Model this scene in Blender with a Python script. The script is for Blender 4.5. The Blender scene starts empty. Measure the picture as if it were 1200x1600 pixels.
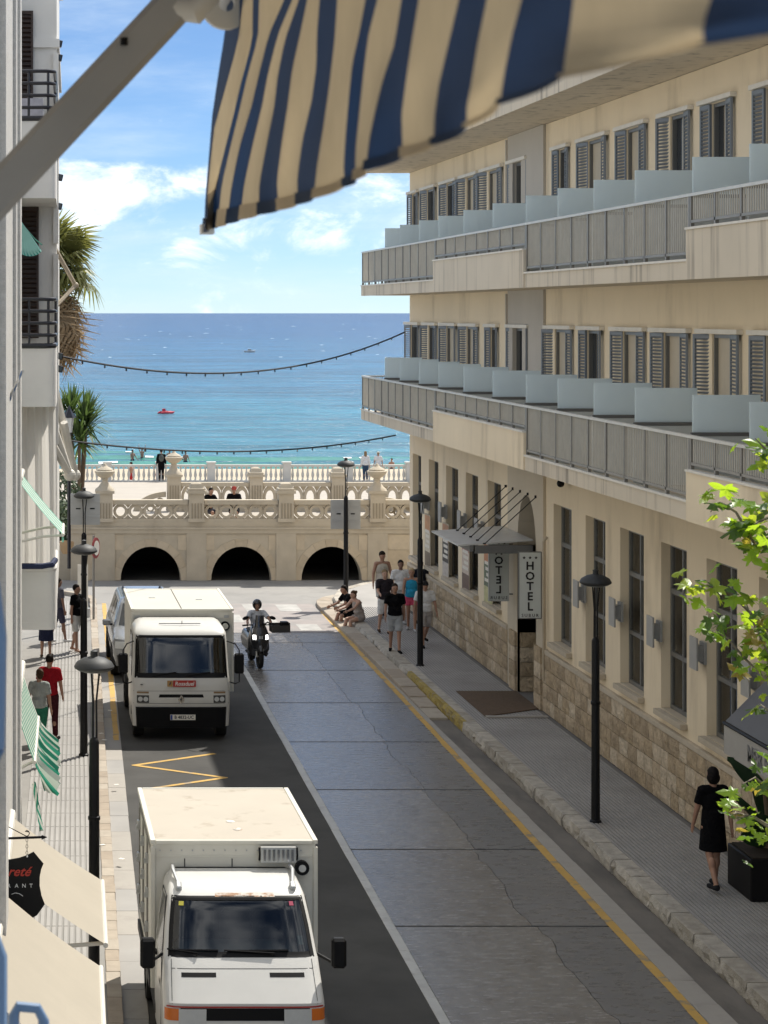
import bpy, bmesh, math, random
from mathutils import Vector, Matrix
rnd = random.Random(7)
R = math.radians
SC = bpy.context.scene
COL = SC.collection

# ------------------------------------------------------------------ camera, sky, sun, exposure
F, H, VX, VY = 3400.0, 8.85, 30.0, 489.0     # focal length in px of a 1200 px wide picture, eye height, vanishing point
cam = bpy.data.cameras.new('camera'); cam_o = bpy.data.objects.new('camera', cam); COL.objects.link(cam_o)
cam_o.location = (0, 0, H); cam_o.rotation_euler = (R(90), 0, 0)
cam.sensor_fit = 'HORIZONTAL'; cam.sensor_width = 36.0; cam.lens = F/1200*36
SC.render.resolution_x, SC.render.resolution_y = 768, 1024
cam.shift_x = (600-VX)/1200; cam.shift_y = -(800-VY)/1200
cam.clip_start = 0.05; cam.clip_end = 120000
cam.dof.use_dof = True; cam.dof.focus_distance = 44; cam.dof.aperture_fstop = 32
SC.camera = cam_o

SUN_EL, SUN_AZ = 53.0, math.degrees(math.atan2(0.61, 0.79))     # azimuth from +Y towards +X
W = bpy.data.worlds.new('World'); SC.world = W; W.use_nodes = True
SKY_STRENGTH, SUN_STRENGTH, EXPOSURE = 0.13, 2.6, 1.17
sun = bpy.data.lights.new('sun', 'SUN'); sun_o = bpy.data.objects.new('sun', sun); COL.objects.link(sun_o)
sun.energy = SUN_STRENGTH; sun.angle = R(0.55); sun.color = (1.0, 0.95, 0.86)
sd = Vector((math.sin(R(SUN_AZ))*math.cos(R(SUN_EL)), math.cos(R(SUN_AZ))*math.cos(R(SUN_EL)), math.sin(R(SUN_EL))))
sun_o.rotation_euler = sd.to_track_quat('Z', 'Y').to_euler(); sun_o.location = sd*60
def build_world():
    nt = W.node_tree; nt.nodes.clear(); N = nt.nodes.new; L = nt.links.new
    out = N('ShaderNodeOutputWorld'); bg = N('ShaderNodeBackground'); bg.inputs['Strength'].default_value = SKY_STRENGTH
    sky = N('ShaderNodeTexSky'); sky.sky_type = 'NISHITA'; sky.sun_disc = False
    sky.sun_elevation = R(SUN_EL); sky.sun_rotation = R(SUN_AZ); sky.air_density = 0.7; sky.dust_density = 0.15; sky.ozone_density = 4.0; sky.altitude = 1500
    tint = N('ShaderNodeMix'); tint.data_type = 'RGBA'; tint.blend_type = 'MULTIPLY'; tint.inputs[0].default_value = 1
    tint.inputs[7].default_value = (0.345, 0.38, 0.405, 1); L(sky.outputs[0], tint.inputs[6])
    tc = N('ShaderNodeTexCoord'); sep = N('ShaderNodeSeparateXYZ'); L(tc.outputs['Generated'], sep.inputs[0])
    # clouds: noise on the direction, flattened towards the horizon
    mp = N('ShaderNodeMapping'); mp.inputs['Scale'].default_value = (1, 1, 1.9); mp.inputs['Location'].default_value = (0.31, 0.0, 0.12); L(tc.outputs['Generated'], mp.inputs[0])
    n1 = N('ShaderNodeTexNoise'); n1.inputs['Scale'].default_value = 20; n1.inputs['Detail'].default_value = 10; n1.inputs['Roughness'].default_value = 0.60; n1.inputs['Distortion'].default_value = 0.35
    L(mp.outputs[0], n1.inputs[0])
    mp2 = N('ShaderNodeMapping'); mp2.inputs['Scale'].default_value = (1, 1, 5); L(tc.outputs['Generated'], mp2.inputs[0])
    n2 = N('ShaderNodeTexNoise'); n2.inputs['Scale'].default_value = 7; n2.inputs['Detail'].default_value = 6; n2.inputs['Roughness'].default_value = 0.6; L(mp2.outputs[0], n2.inputs[0])
    # more cumulus low down (3..6 degrees), thinner above; thick unseen cover overhead added to whiten and lift shade
    band = N('ShaderNodeValToRGB'); band.color_ramp.interpolation = 'EASE'
    e = band.color_ramp.elements; e[0].position = 0.0; e[0].color = (0.10,)*3+(1,); e[1].position = 0.35; e[1].color = (0.22,)*3+(1,)
    for p, v in ((0.020, 0.12), (0.036, 0.19), (0.060, 0.20), (0.078, 0.09), (0.098, 0.03), (0.14, 0.06)):
        q = e.new(p); q.color = (v, v, v, 1)
    L(sep.outputs[2], band.inputs[0])
    add = N('ShaderNodeMath'); add.operation = 'ADD'; L(n1.outputs[0], add.inputs[0]); L(band.outputs[0], add.inputs[1])
    cr = N('ShaderNodeMapRange'); cr.interpolation_type = 'SMOOTHSTEP'; cr.inputs[1].default_value = 0.59; cr.inputs[2].default_value = 0.85; cr.inputs[4].default_value = 0.85; L(add.outputs[0], cr.inputs[0])
    cr2 = N('ShaderNodeMapRange'); cr2.interpolation_type = 'SMOOTHSTEP'; cr2.inputs[1].default_value = 0.38; cr2.inputs[2].default_value = 0.75; cr2.inputs[4].default_value = 0.50; L(n2.outputs[0], cr2.inputs[0])
    mx = N('ShaderNodeMath'); mx.operation = 'MAXIMUM'; L(cr.outputs[0], mx.inputs[0]); L(cr2.outputs[0], mx.inputs[1])
    shade = N('ShaderNodeMix'); shade.data_type = 'RGBA'; L(cr.outputs[0], shade.inputs[0]); shade.inputs[6].default_value = (2.9, 3.4, 3.9, 1); shade.inputs[7].default_value = (5.8, 5.8, 5.8, 1)
    mix = N('ShaderNodeMix'); mix.data_type = 'RGBA'; L(mx.outputs[0], mix.inputs[0]); L(tint.outputs[2], mix.inputs[6]); L(shade.outputs[2], mix.inputs[7])
    L(mix.outputs[2], bg.inputs[0]); L(bg.outputs[0], out.inputs[0])
build_world()
SC.view_settings.view_transform = 'Standard'; SC.view_settings.look = 'None'; SC.view_settings.gamma = 1; SC.view_settings.use_curve_mapping = False
SC.view_settings.exposure = EXPOSURE
SC.render.engine = 'CYCLES'; SC.cycles.use_denoising = True; SC.cycles.max_bounces = 8; SC.cycles.transparent_max_bounces = 12

# ------------------------------------------------------------------ helpers
def gnd(px, py, z=0.0):                       # pixel of the photograph -> point on a level z
    Y = (H-z)*F/(py-VY); return Vector(((px-VX)*Y/F, Y, z))
def at(px, py, Y):                            # pixel -> point at distance Y
    return Vector(((px-VX)*Y/F, Y, H-(py-VY)*Y/F))
class MB:
    def __init__(s): s.bm = bmesh.new(); s.mi = 0
    def face(s, pts):
        f = s.bm.faces.new([s.bm.verts.new(p) for p in pts]); f.material_index = s.mi; return f
    def grid(s, rows, close=False):
        vs = [[s.bm.verts.new(p) for p in r] for r in rows]
        for a, b in zip(vs, vs[1:]):
            n = len(a)
            for i in range(n if close else n-1):
                j = (i+1) % n
                try: s.bm.faces.new((a[i], a[j], b[j], b[i])).material_index = s.mi
                except ValueError: pass
        return vs
    def box(s, x0, x1, y0, y1, z0, z1, M=None):
        c = [(x, y, z) for z in (z0, z1) for y in (y0, y1) for x in (x0, x1)]
        v = [s.bm.verts.new(M @ Vector(p) if M else p) for p in c]
        for q in ((0, 2, 3, 1), (4, 5, 7, 6), (0, 1, 5, 4), (1, 3, 7, 5), (3, 2, 6, 7), (2, 0, 4, 6)):
            s.bm.faces.new([v[i] for i in q]).material_index = s.mi
        return s
    def ob(s, c, size, rz=0, rx=0, ry=0):      # box by centre and size, turned
        M = Matrix.Translation(c) @ Matrix.Rotation(rz, 4, 'Z') @ Matrix.Rotation(ry, 4, 'Y') @ Matrix.Rotation(rx, 4, 'X')
        a, b, d = (k/2 for k in size); return s.box(-a, a, -b, b, -d, d, M)
    def prism(s, poly, d):                     # polygon (3-D points) pushed by d
        d = Vector(d); a = [s.bm.verts.new(p) for p in poly]; b = [s.bm.verts.new(Vector(p)+d) for p in poly]
        n = len(poly)
        s.bm.faces.new(a[::-1]).material_index = s.mi; s.bm.faces.new(b).material_index = s.mi
        for i in range(n): s.bm.faces.new((a[i], a[(i+1) % n], b[(i+1) % n], b[i])).material_index = s.mi
        return s
    def tube(s, pts, r, n=8, cap=True):        # swept round bar; r a number or one per point
        pts = [Vector(p) for p in pts]; k = len(pts)
        rr = r if isinstance(r, (list, tuple)) else [r]*k
        rings = []
        up = None
        for i, p in enumerate(pts):
            d = (pts[min(i+1, k-1)]-pts[max(i-1, 0)])
            d = d.normalized() if d.length > 1e-9 else Vector((0, 0, 1))
            if up is None: up = Vector((0, 0, 1)) if abs(d.z) < 0.9 else Vector((0, 1, 0))
            u = d.cross(up)
            if u.length < 1e-4: u = d.cross(Vector((1, 0.2, 0.1)))
            u.normalize(); w = u.cross(d).normalized(); up = w
            rings.append([p+(u*math.cos(t)+w*math.sin(t))*rr[i] for t in (2*math.pi*j/n for j in range(n))])
        vs = s.grid(rings, True)
        if cap:
            s.bm.faces.new(vs[0][::-1]).material_index = s.mi; s.bm.faces.new(vs[-1]).material_index = s.mi
        return s
    def lathe(s, c, prof, n=16):               # (r, z) profile round a vertical axis
        c = Vector(c)
        vs = s.grid([[c+Vector((r*math.cos(2*math.pi*j/n), r*math.sin(2*math.pi*j/n), z)) for j in range(n)] for r, z in prof], True)
        s.bm.faces.new(vs[0][::-1]).material_index = s.mi; s.bm.faces.new(vs[-1]).material_index = s.mi
        return s
    def ell(s, c, rad, n=12, m=8, M=None):
        c = Vector(c); rows = []
        for i in range(m+1):
            t = math.pi*i/m; z = -math.cos(t); q = max(math.sin(t), 0.02)
            rows.append([(M @ Vector((rad[0]*q*math.cos(2*math.pi*j/n), rad[1]*q*math.sin(2*math.pi*j/n), rad[2]*z)) if M else Vector((rad[0]*q*math.cos(2*math.pi*j/n), rad[1]*q*math.sin(2*math.pi*j/n), rad[2]*z)))+c for j in range(n)])
        vs = s.grid(rows, True); s.bm.faces.new(vs[0][::-1]).material_index = s.mi; s.bm.faces.new(vs[-1]).material_index = s.mi
        return s
    def mesh(s, name, mats, smooth=False, bevel=0):
        bm = s.bm
        bmesh.ops.recalc_face_normals(bm, faces=bm.faces)
        if bevel: bmesh.ops.bevel(bm, geom=list(bm.edges), offset=bevel, segments=1, affect='EDGES', clamp_overlap=True)
        me = bpy.data.meshes.new(name); bm.to_mesh(me); bm.free()
        for m in (mats if isinstance(mats, (list, tuple)) else [mats]): me.materials.append(m)
        if smooth:
            me.shade_smooth()
            try: me.set_sharp_from_angle(angle=R(smooth if smooth is not True else 40))
            except Exception: pass
        return me
    def build(s, name, mats, parent=None, smooth=False, bevel=0, **kw):
        return link(name, s.mesh(name, mats, smooth, bevel), parent, **kw)
def link(name, data, parent=None, loc=None, rot=None, **kw):
    o = bpy.data.objects.new(name, data); COL.objects.link(o)
    if parent: o.parent = parent
    if loc is not None: o.location = loc
    if rot is not None: o.rotation_euler = rot
    for k, v in kw.items(): o[k] = v
    return o
def thing(name, label, cat, loc=(0, 0, 0), rz=0, group=None):
    o = link(name, None, None, loc, (0, 0, rz), label=label, category=cat); o.empty_display_size = 0.2
    if group: o['group'] = group
    return o
def tag(o, label, cat, group=None):
    o['label'] = label; o['category'] = cat
    if group: o['group'] = group
    return o
def dup(root, loc=None, rz=None, label=None):
    r = root.copy(); COL.objects.link(r)
    def rec(a, b):
        for ch in list(a.children):
            c = ch.copy(); COL.objects.link(c); c.parent = b; rec(ch, c)
    rec(root, r)
    if loc is not None: r.location = loc
    if rz is not None: r.rotation_euler = (0, 0, rz)
    if label: r['label'] = label
    return r
def text(body, size, mat, parent, loc, rot=(R(90), 0, 0), name='lettering', depth=0.004, shear=0.0, sx=1, bold=0.0, space=1.0, mirror=False):
    cu = bpy.data.curves.new(name, 'FONT'); cu.body = body; cu.size = size; cu.align_x = 'CENTER'; cu.align_y = 'CENTER'
    cu.extrude = depth; cu.shear = shear; cu.offset = bold; cu.space_character = space; cu.resolution_u = 2
    t = bpy.data.objects.new(name, cu); COL.objects.link(t)
    dg = bpy.context.evaluated_depsgraph_get(); me = bpy.data.meshes.new_from_object(t.evaluated_get(dg))
    bpy.data.objects.remove(t); me.materials.clear(); me.materials.append(mat)
    me.transform(Matrix.Diagonal((-sx if mirror else sx, 1, 1, 1)))
    if mirror: me.flip_normals()
    return link(name, me, parent, loc, rot)

# ------------------------------------------------------------------ materials
def M(name, col, rough=0.6, var=0.12, scale=3.0, bump=0.0, bscale=40.0, metal=0.0, spec=0.5, coat=0.0, detail=5, stretch=(1, 1, 1), dark=None, dscale=1.0, dmin=0.55, dmax=0.75, damt=1.0, dstretch=(1, 1, 1), coord='Object', rvar=0.0):
    m = bpy.data.materials.new(name); m.use_nodes = True; nt = m.node_tree; N = nt.nodes.new; L = nt.links.new
    b = nt.nodes['Principled BSDF']; b.inputs['Roughness'].default_value = rough; b.inputs['Metallic'].default_value = metal
    b.inputs['Specular IOR Level'].default_value = spec; b.inputs['Coat Weight'].default_value = coat; b.inputs['Coat Roughness'].default_value = 0.08
    b.inputs['Base Color'].default_value = (*col, 1)
    if not (var or dark or bump): return m
    if coord == 'World': g = N('ShaderNodeNewGeometry').outputs['Position']
    else: g = N('ShaderNodeTexCoord').outputs['Object']
    def noise(sc, st, det=detail):
        mp = N('ShaderNodeMapping'); mp.inputs['Scale'].default_value = st; L(g, mp.inputs[0])
        n = N('ShaderNodeTexNoise'); n.inputs['Scale'].default_value = sc; n.inputs['Detail'].default_value = det; n.inputs['Roughness'].default_value = 0.6; L(mp.outputs[0], n.inputs[0]); return n.outputs[0]
    last = None
    if var:
        n = noise(scale, stretch)
        mr = N('ShaderNodeMapRange'); mr.inputs[1].default_value = 0.25; mr.inputs[2].default_value = 0.75; mr.inputs[3].default_value = 1-var; mr.inputs[4].default_value = 1+var; L(n, mr.inputs[0])
        mx = N('ShaderNodeMix'); mx.data_type = 'RGBA'; mx.blend_type = 'MULTIPLY'; mx.inputs[0].default_value = 1; mx.inputs[6].default_value = (*col, 1); L(mr.outputs[0], mx.inputs[7]); last = mx.outputs[2]
        if rvar:
            r2 = N('ShaderNodeMapRange'); r2.inputs[1].default_value = 0.3; r2.inputs[2].default_value = 0.7; r2.inputs[3].default_value = rough-rvar; r2.inputs[4].default_value = rough+rvar; L(n, r2.inputs[0]); L(r2.outputs[0], b.inputs['Roughness'])
    if dark:
        n = noise(dscale, dstretch, 7)
        mr = N('ShaderNodeMapRange'); mr.interpolation_type = 'SMOOTHSTEP'; mr.inputs[1].default_value = dmin; mr.inputs[2].default_value = dmax; mr.inputs[4].default_value = damt; L(n, mr.inputs[0])
        mx = N('ShaderNodeMix'); mx.data_type = 'RGBA'; L(mr.outputs[0], mx.inputs[0]); mx.inputs[7].default_value = (*dark, 1)
        if last: L(last, mx.inputs[6])
        else: mx.inputs[6].default_value = (*col, 1)
        last = mx.outputs[2]
    if last: L(last, b.inputs['Base Color'])
    if bump:
        n = noise(bscale, (1, 1, 1), 3); bp = N('ShaderNodeBump'); bp.inputs['Strength'].default_value = min(1, bump*10); bp.inputs['Distance'].default_value = bump*0.1; L(n, bp.inputs['Height']); L(bp.outputs[0], b.inputs['Normal'])
    return m
def glass(name, tint, t=0.3, rough=0.03):
    m = bpy.data.materials.new(name); m.use_nodes = True; nt = m.node_tree; nt.nodes.clear(); N = nt.nodes.new; L = nt.links.new
    o = N('ShaderNodeOutputMaterial'); g = N('ShaderNodeBsdfGlossy'); g.inputs['Roughness'].default_value = rough
    tr = N('ShaderNodeBsdfTransparent'); tr.inputs[0].default_value = (*tint, 1); fr = N('ShaderNodeFresnel'); fr.inputs[0].default_value = 1.38
    mr = N('ShaderNodeMapRange'); mr.inputs[3].default_value = 0.02+t*0.1; L(fr.outputs[0], mr.inputs[0])
    mx = N('ShaderNodeMixShader'); L(mr.outputs[0], mx.inputs[0]); L(tr.outputs[0], mx.inputs[1]); L(g.outputs[0], mx.inputs[2]); L(mx.outputs[0], o.inputs[0]); return m
def thin(name, col, tcol, w=0.45, rough=0.5, var=0.2, scale=6):      # leaf or cloth: light goes through
    m = M(name, col, rough, var, scale); nt = m.node_tree; N = nt.nodes.new; L = nt.links.new
    b = nt.nodes['Principled BSDF']; o = nt.nodes['Material Output']; t = N('ShaderNodeBsdfTranslucent'); t.inputs[0].default_value = (*tcol, 1)
    mx = N('ShaderNodeMixShader'); mx.inputs[0].default_value = w; L(b.outputs[0], mx.inputs[1]); L(t.outputs[0], mx.inputs[2]); L(mx.outputs[0], o.inputs[0]); return m
CREAM = M('cream_render', (0.82, 0.70, 0.515), 0.85, 0.07, 0.35, 0.03, 60, dark=(0.47, 0.385, 0.27), dscale=1.0, dmin=0.48, dmax=0.80, damt=0.75, dstretch=(1, 1, 0.25), coord='World', spec=0.2)
STAIN = M('stained_cream', (0.66, 0.585, 0.47), 0.85, 0.08, 0.5, 0.03, 60, dark=(0.22, 0.19, 0.16), dscale=2.2, dmin=0.50, dmax=0.76, damt=0.8, dstretch=(1.6, 1.6, 0.10), coord='World', spec=0.2)
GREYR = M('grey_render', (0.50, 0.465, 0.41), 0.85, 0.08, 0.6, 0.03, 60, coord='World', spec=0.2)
SOFFIT = M('soffit', (0.60, 0.52, 0.40), 0.9, 0.05, 0.5, coord='World', spec=0.2)
STONE = [M('base_stone', c, 0.85, 0.30, 7, 0.5, 16, dark=(0.27, 0.21, 0.145), dscale=3, dmin=0.5, dmax=0.75, damt=0.55, coord='World', spec=0.2) for c in ((0.50, 0.40, 0.28), (0.40, 0.315, 0.215), (0.58, 0.485, 0.36), (0.46, 0.36, 0.24))]
MORTAR = M('mortar', (0.36, 0.30, 0.22), 0.9, 0.15, 6, coord='World')
SILL = M('sill_stone', (0.50, 0.43, 0.33), 0.8, 0.1, 4, 0.03, 40, coord='World')
SHUT = M('shutter_grey', (0.19, 0.215, 0.245), 0.55, 0.06, 5)
FRAME = M('frame_dark', (0.15, 0.15, 0.145), 0.4, 0.05, 5)
DOORP = M('door_beige', (0.50, 0.43, 0.32), 0.6, 0.05, 5)
TRIMW = M('trim_white', (0.74, 0.70, 0.62), 0.6, 0.08, 5)
RAIL = M('rail_metal', (0.24, 0.225, 0.20), 0.42, 0.1, 5, metal=0.1)
RAILB = M('rail_bar', (0.62, 0.585, 0.51), 0.45, 0.1, 5)
RAILT = M('rail_top', (0.62, 0.60, 0.55), 0.4, 0.06, 5, metal=0.2)
FROST = thin('frosted_glass', (0.76, 0.85, 0.87), (0.88, 0.94, 0.95), 0.78, 0.3, 0.03, 1)
GREYP = M('grey_panel', (0.55, 0.58, 0.57), 0.6, 0.06, 2)
WINGL = M('window_glass', (0.035, 0.04, 0.045), 0.08, 0.0, spec=0.5)
CURT = M('curtain', (0.78, 0.77, 0.74), 0.9, 0.12, 2, stretch=(1, 12, 0.4))
ASPH = M('asphalt', (0.088, 0.086, 0.082), 0.85, 0.16, 0.9, 0.05, 160, dark=(0.066, 0.065, 0.063), dscale=0.6, dmin=0.45, dmax=0.7, damt=0.7, coord='World', spec=0.1)
ASPHL = M('asphalt_worn', (0.29, 0.28, 0.265), 0.85, 0.12, 0.5, 0.04, 120, dark=(0.23, 0.225, 0.215), dscale=1.1, dmin=0.5, dmax=0.65, damt=0.5, coord='World', spec=0.3)
SLAB = [M('road_concrete', c, 0.22, 0.30, 5.0, 0.06, 60, dark=(0.085, 0.075, 0.068), dscale=1.6, dmin=0.46, dmax=0.74, damt=0.45, dstretch=(2.2, 0.7, 1), coord='World', rvar=0.12, spec=1.0, stretch=(0.8, 2.2, 1), detail=8) for c in ((0.215, 0.208, 0.20), (0.19, 0.184, 0.178), (0.23, 0.22, 0.208), (0.205, 0.196, 0.188))]
SLABR = [M('road_concrete_grey', c, 0.30, 0.22, 4.0, 0.05, 60, dark=(0.10, 0.10, 0.105), dscale=1.3, dmin=0.48, dmax=0.75, damt=0.4, coord='World', rvar=0.08, spec=0.9, stretch=(0.8, 2.0, 1), detail=8) for c in ((0.172, 0.172, 0.176), (0.158, 0.16, 0.166))]
JOINT = M('joint_tar', (0.035, 0.033, 0.03), 0.8, 0.1, 5, coord='World')
WHITES = M('white_strip', (0.50, 0.50, 0.48), 0.55, 0.16, 2, 0.03, 60, coord='World', dark=(0.32, 0.31, 0.30), dscale=2.5, dmin=0.5, dmax=0.7, damt=0.6)
YELLOW = M('yellow_paint', (0.55, 0.34, 0.08), 0.7, 0.12, 3, 0.02, 60, dark=(0.24, 0.21, 0.17), dscale=2.6, dmin=0.52, dmax=0.66, damt=0.85, coord='World')
PALE = M('pale_concrete', (0.36, 0.335, 0.30), 0.8, 0.12, 1.5, 0.04, 60, dark=(0.22, 0.20, 0.18), dscale=1.5, dmin=0.5, dmax=0.75, damt=0.6, coord='World')
GUTTER = M('gutter_concrete', (0.17, 0.152, 0.13), 0.8, 0.2, 1.0, 0.05, 50, dark=(0.09, 0.08, 0.07), dscale=1.0, dmin=0.45, dmax=0.7, damt=0.7, dstretch=(2, .5, 1), coord='World')
KERB = [M('kerb_stone', c, 0.85, 0.25, 5, 0.2, 34, dark=(0.15, 0.13, 0.11), dscale=3, dmin=0.52, dmax=0.75, damt=0.6, coord='World') for c in ((0.42, 0.385, 0.33), (0.37, 0.335, 0.28), (0.45, 0.41, 0.35))]
KERBB = [M('beige_kerb', c, 0.85, 0.15, 4, 0.06, 20, coord='World') for c in ((0.37, 0.315, 0.25), (0.345, 0.285, 0.22), (0.395, 0.345, 0.28))]
TILE = M('pavement_tile', (0.315, 0.30, 0.285), 0.8, 0.14, 0.6, 0.02, 80, dark=(0.23, 0.215, 0.20), dscale=0.7, dmin=0.5, dmax=0.7, damt=0.5, coord='World')
TILEB = M('pavement_bed', (0.17, 0.16, 0.15), 0.9, 0.15, 1, coord='World')
TILEL = M('left_tile', (0.325, 0.312, 0.295), 0.8, 0.14, 0.6, 0.02, 80, dark=(0.33, 0.31, 0.285), dscale=0.7, dmin=0.5, dmax=0.7, damt=0.5, coord='World')
TILEBL = M('left_bed', (0.255, 0.245, 0.228), 0.9, 0.15, 1, coord='World')
LAMPM = M('lamp_black', (0.008, 0.008, 0.009), 0.5, 0.1, 5, spec=0.25)
LAMPT = M('lamp_cap', (0.022, 0.024, 0.026), 0.6, 0.15, 6)
BLACK = M('black_plastic', (0.006, 0.006, 0.0065), 0.5, 0.0, spec=0.2)
RUBBER = M('rubber', (0.009, 0.009, 0.009), 0.8, 0.1, 8)
STUCCO = M('white_stucco', (0.60, 0.585, 0.55), 0.9, 0.14, 16, 0.12, 60, dark=(0.48, 0.465, 0.435), dscale=1.2, dmin=0.5, dmax=0.8, damt=0.5, dstretch=(1, 1, 0.3))
WALLW = M('white_wall', (0.76, 0.74, 0.70), 0.85, 0.06, 1.5, 0.02, 60, dark=(0.50, 0.46, 0.40), dscale=1.0, dmin=0.55, dmax=0.8, damt=0.6, dstretch=(1, 1, .3))
SAND = M('sandstone', (0.53, 0.465, 0.365), 0.85, 0.1, 2.0, 0.03, 40, dark=(0.38, 0.32, 0.245), dscale=1.2, dmin=0.5, dmax=0.78, damt=0.6, dstretch=(1, 1, 0.4), coord='World', spec=0.2)
SANDJ = M('sandstone_joint', (0.33, 0.28, 0.21), 0.9, 0.1, 3, coord='World')
# ------------------------------------------------------------------ ground, road, pavements
def settle(root):                              # children were built in world space
    mw = Matrix.LocRotScale(root.location, root.rotation_euler, None).inverted()
    for c in root.children: c.matrix_parent_inverse = mw
    return root
def strip(name, mats, pts_l, pts_r, z, parent=None, **kw):
    mb = MB(); mb.grid([[(x, y, z) for x, y in pts_l], [(x, y, z) for x, y in pts_r]]); return mb.build(name, mats, parent, **kw)
def fl(y): return .38+.0267*y                  # left kerb line
def fg(y): return .90+.0267*y                  # left gutter line
def fs(y): return 5.10+.0103*y                 # right edge of the white strip
def fy(y): return 8.20+.012*y                  # yellow line
def ff(y): return -.70+.0244*y                 # facade line of the left buildings
mb = MB(); mb.face([(-90, -60, -.12), (90, -60, -.12), (90, 84, -.12), (-90, 84, -.12)])
mb.build('ground', ASPHL, kind='structure')
road = MB(); ys = [-20, 20, 40, 62.2]
road.grid([[(fg(y), y, 0) for y in ys], [(fs(y)-.14, y, 0) for y in ys]])
road_o = road.build('road', ASPH, kind='structure')
mb = MB(); mb.face([(-60, 62.2, -.004), (80, 62.2, -.004), (80, 72.1, -.004), (-60, 72.1, -.004)])
mb.build('cross_road', ASPHL, kind='structure')
strip('joint_bed', JOINT, [(fs(y)-.14, y) for y in ys], [(9.5, y) for y in ys], -.05, road_o)
# concrete slabs, split lengthwise by a ragged crack
jy = [31.4+4.5*k for k in range(-6, 8)]
for i, (a, b) in enumerate(zip(jy, jy[1:])):
    b = min(b, 62.2)
    if b-a < .5: continue
    a2, b2 = a+.036, b-.036
    cx = 7.5+rnd.uniform(-.1, .1); n = 15
    cr = [(cx+rnd.uniform(-.045, .045)+.05*math.sin(i*1.7+k*.4), a2+(b2-a2)*k/(n-1)) for k in range(n)]
    sk = .035*rnd.uniform(-1, 1)
    for side in (0, 1):
        L_ = [(fs(a2)+.004, a2), (fs(b2)+.004, b2)] if side == 0 else [(fy(a2)+.07, a2), (fy(b2)+.07, b2)]
        poly = [L_[0]]+[(x-(.005 if side == 0 else -.005), y) for x, y in cr]+[L_[1]]
        if side: poly = poly[::-1]
        p = MB(); p.prism([(x, y, -.045) for x, y in poly], (0, 0, .045)); p.build('road_slab', SLAB[(i*3+1) % 4] if side == 0 else SLABR[i % 2], road_o)
def pieces(name, mats, f0, f1, y0, y1, step, z0, z1, parent, jit=.004, gap=.008):
    y = y0
    while y < y1-.01:
        e = min(y+step*rnd.uniform(.9, 1.1), y1); d = rnd.uniform(-jit, jit)
        p = MB(); p.prism([(f0(y)+d, y+gap, z0), (f1(y)+d, y+gap, z0), (f1(e)+d, e, z0), (f0(e)+d, e, z0)], (0, 0, z1-z0+d*.6))
        p.build(name, rnd.choice(mats) if isinstance(mats, list) else mats, parent, bevel=.006); y = e
pieces('strip_stone', WHITES, lambda y: fs(y)-.14, fs, 18, 62, 1.0, -.05, .008, road_o)
pieces('edge_slab', PALE, lambda y: fy(y)+.074, lambda y: 8.95, 20, 64.5, 1.0, -.08, .006, road_o)
strip('gutter', GUTTER, [(8.94, y) for y in ys], [(9.5, y) for y in ys], -.04, road_o)
yl = MB(); yy = [20+.5*k for k in range(90)]
yl.grid([[(fy(y)-.07+rnd.uniform(-.008, .008), y, .005) for y in yy], [(fy(y)+.062+rnd.uniform(-.008, .008), y, .005) for y in yy]])
yl.build('yellow_line', YELLOW, road_o)
zz = [gnd(*p) for p in ((334, 1178), (209.5, 1196), (352, 1215.5), (232, 1233), (360, 1252))]
mb = MB()
for a, b in zip(zz, zz[1:]):
    d = (b-a).normalized(); n = Vector((-d.y, d.x, 0))*.055
    mb.face([a-n-d*.03, a+n-d*.03, b+n+d*.03, b-n+d*.03]) if True else None
for i, v in enumerate(mb.bm.verts): v.co.z = .005+.0012*(i//4)
mb.build('zigzag_marking', YELLOW, road_o)
# crossing at the junction
PINK = M('crossing_red', (0.31, 0.275, 0.258), 0.8, 0.15, 2, coord='World', dark=(.25, .24, .23), dscale=1.5, dmin=.45, dmax=.65, damt=.7); WPAINT = M('crossing_white', (0.40, 0.39, 0.365), 0.8, 0.25, 3, coord='World')
mb = MB(); mb.face([(5.75, 60.2, .004), (8.9, 60.2, .004), (8.9, 66.2, .004), (5.75, 66.2, .004)]); cw = mb.build('crossing', PINK, kind='structure')
for x, y, w, l in ((6.75, 64.4, .5, 1.7), (7.75, 64.5, .65, 1.5), (5.95, 62.2, .5, 1.6), (6.9, 61.4, .5, 1.4), (7.85, 60.6, .6, 1.2)):
    p = MB(); p.face([(x, y, .008), (x+w, y, .008), (x+w, y+l, .008), (x, y+l, .008)]); p.build('crossing_bar', WPAINT, cw)
# right pavement
pav = MB(); cor = [(9.66, 10), (9.66, 64.8), (9.78, 66.4), (10.2, 68.2), (11.2, 69.8), (13, 70.9), (22, 71.3), (22, 10)]
pav.prism([(x, y, -.1) for x, y in cor], (0, 0, .285)); pav_o = pav.build('right_pavement', TILEB, kind='structure')
def ribs(name, m, x0, x1, y0, y1, px, pl, z0, z1, parent, shear=0.0):
    mb = MB(); nx = int((x1-x0)/px); y = y0
    while y < y1:
        for i in range(nx):
            a = x0+px*i+px*.14+shear*y; b = a+px*.70; h = shear*pl
            v = [mb.bm.verts.new(c) for c in ((a, y, z0), (b, y, z0), (b+h, y+pl*.985, z0), (a+h, y+pl*.985, z0), (a+.004, y, z1), (b-.004, y, z1), (b+h-.004, y+pl*.98, z1), (a+h+.004, y+pl*.98, z1))]
            for q in ((4, 5, 6, 7), (0, 1, 5, 4), (1, 2, 6, 5), (3, 0, 4, 7)): mb.bm.faces.new([v[k] for k in q])
        y += pl
    return mb.build(name, m, parent, kind='stuff')
ribs('ribbed_tiles', TILE, 9.68, 11.36, 18, 64, .07, .25, .184, .198, pav_o)
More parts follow.
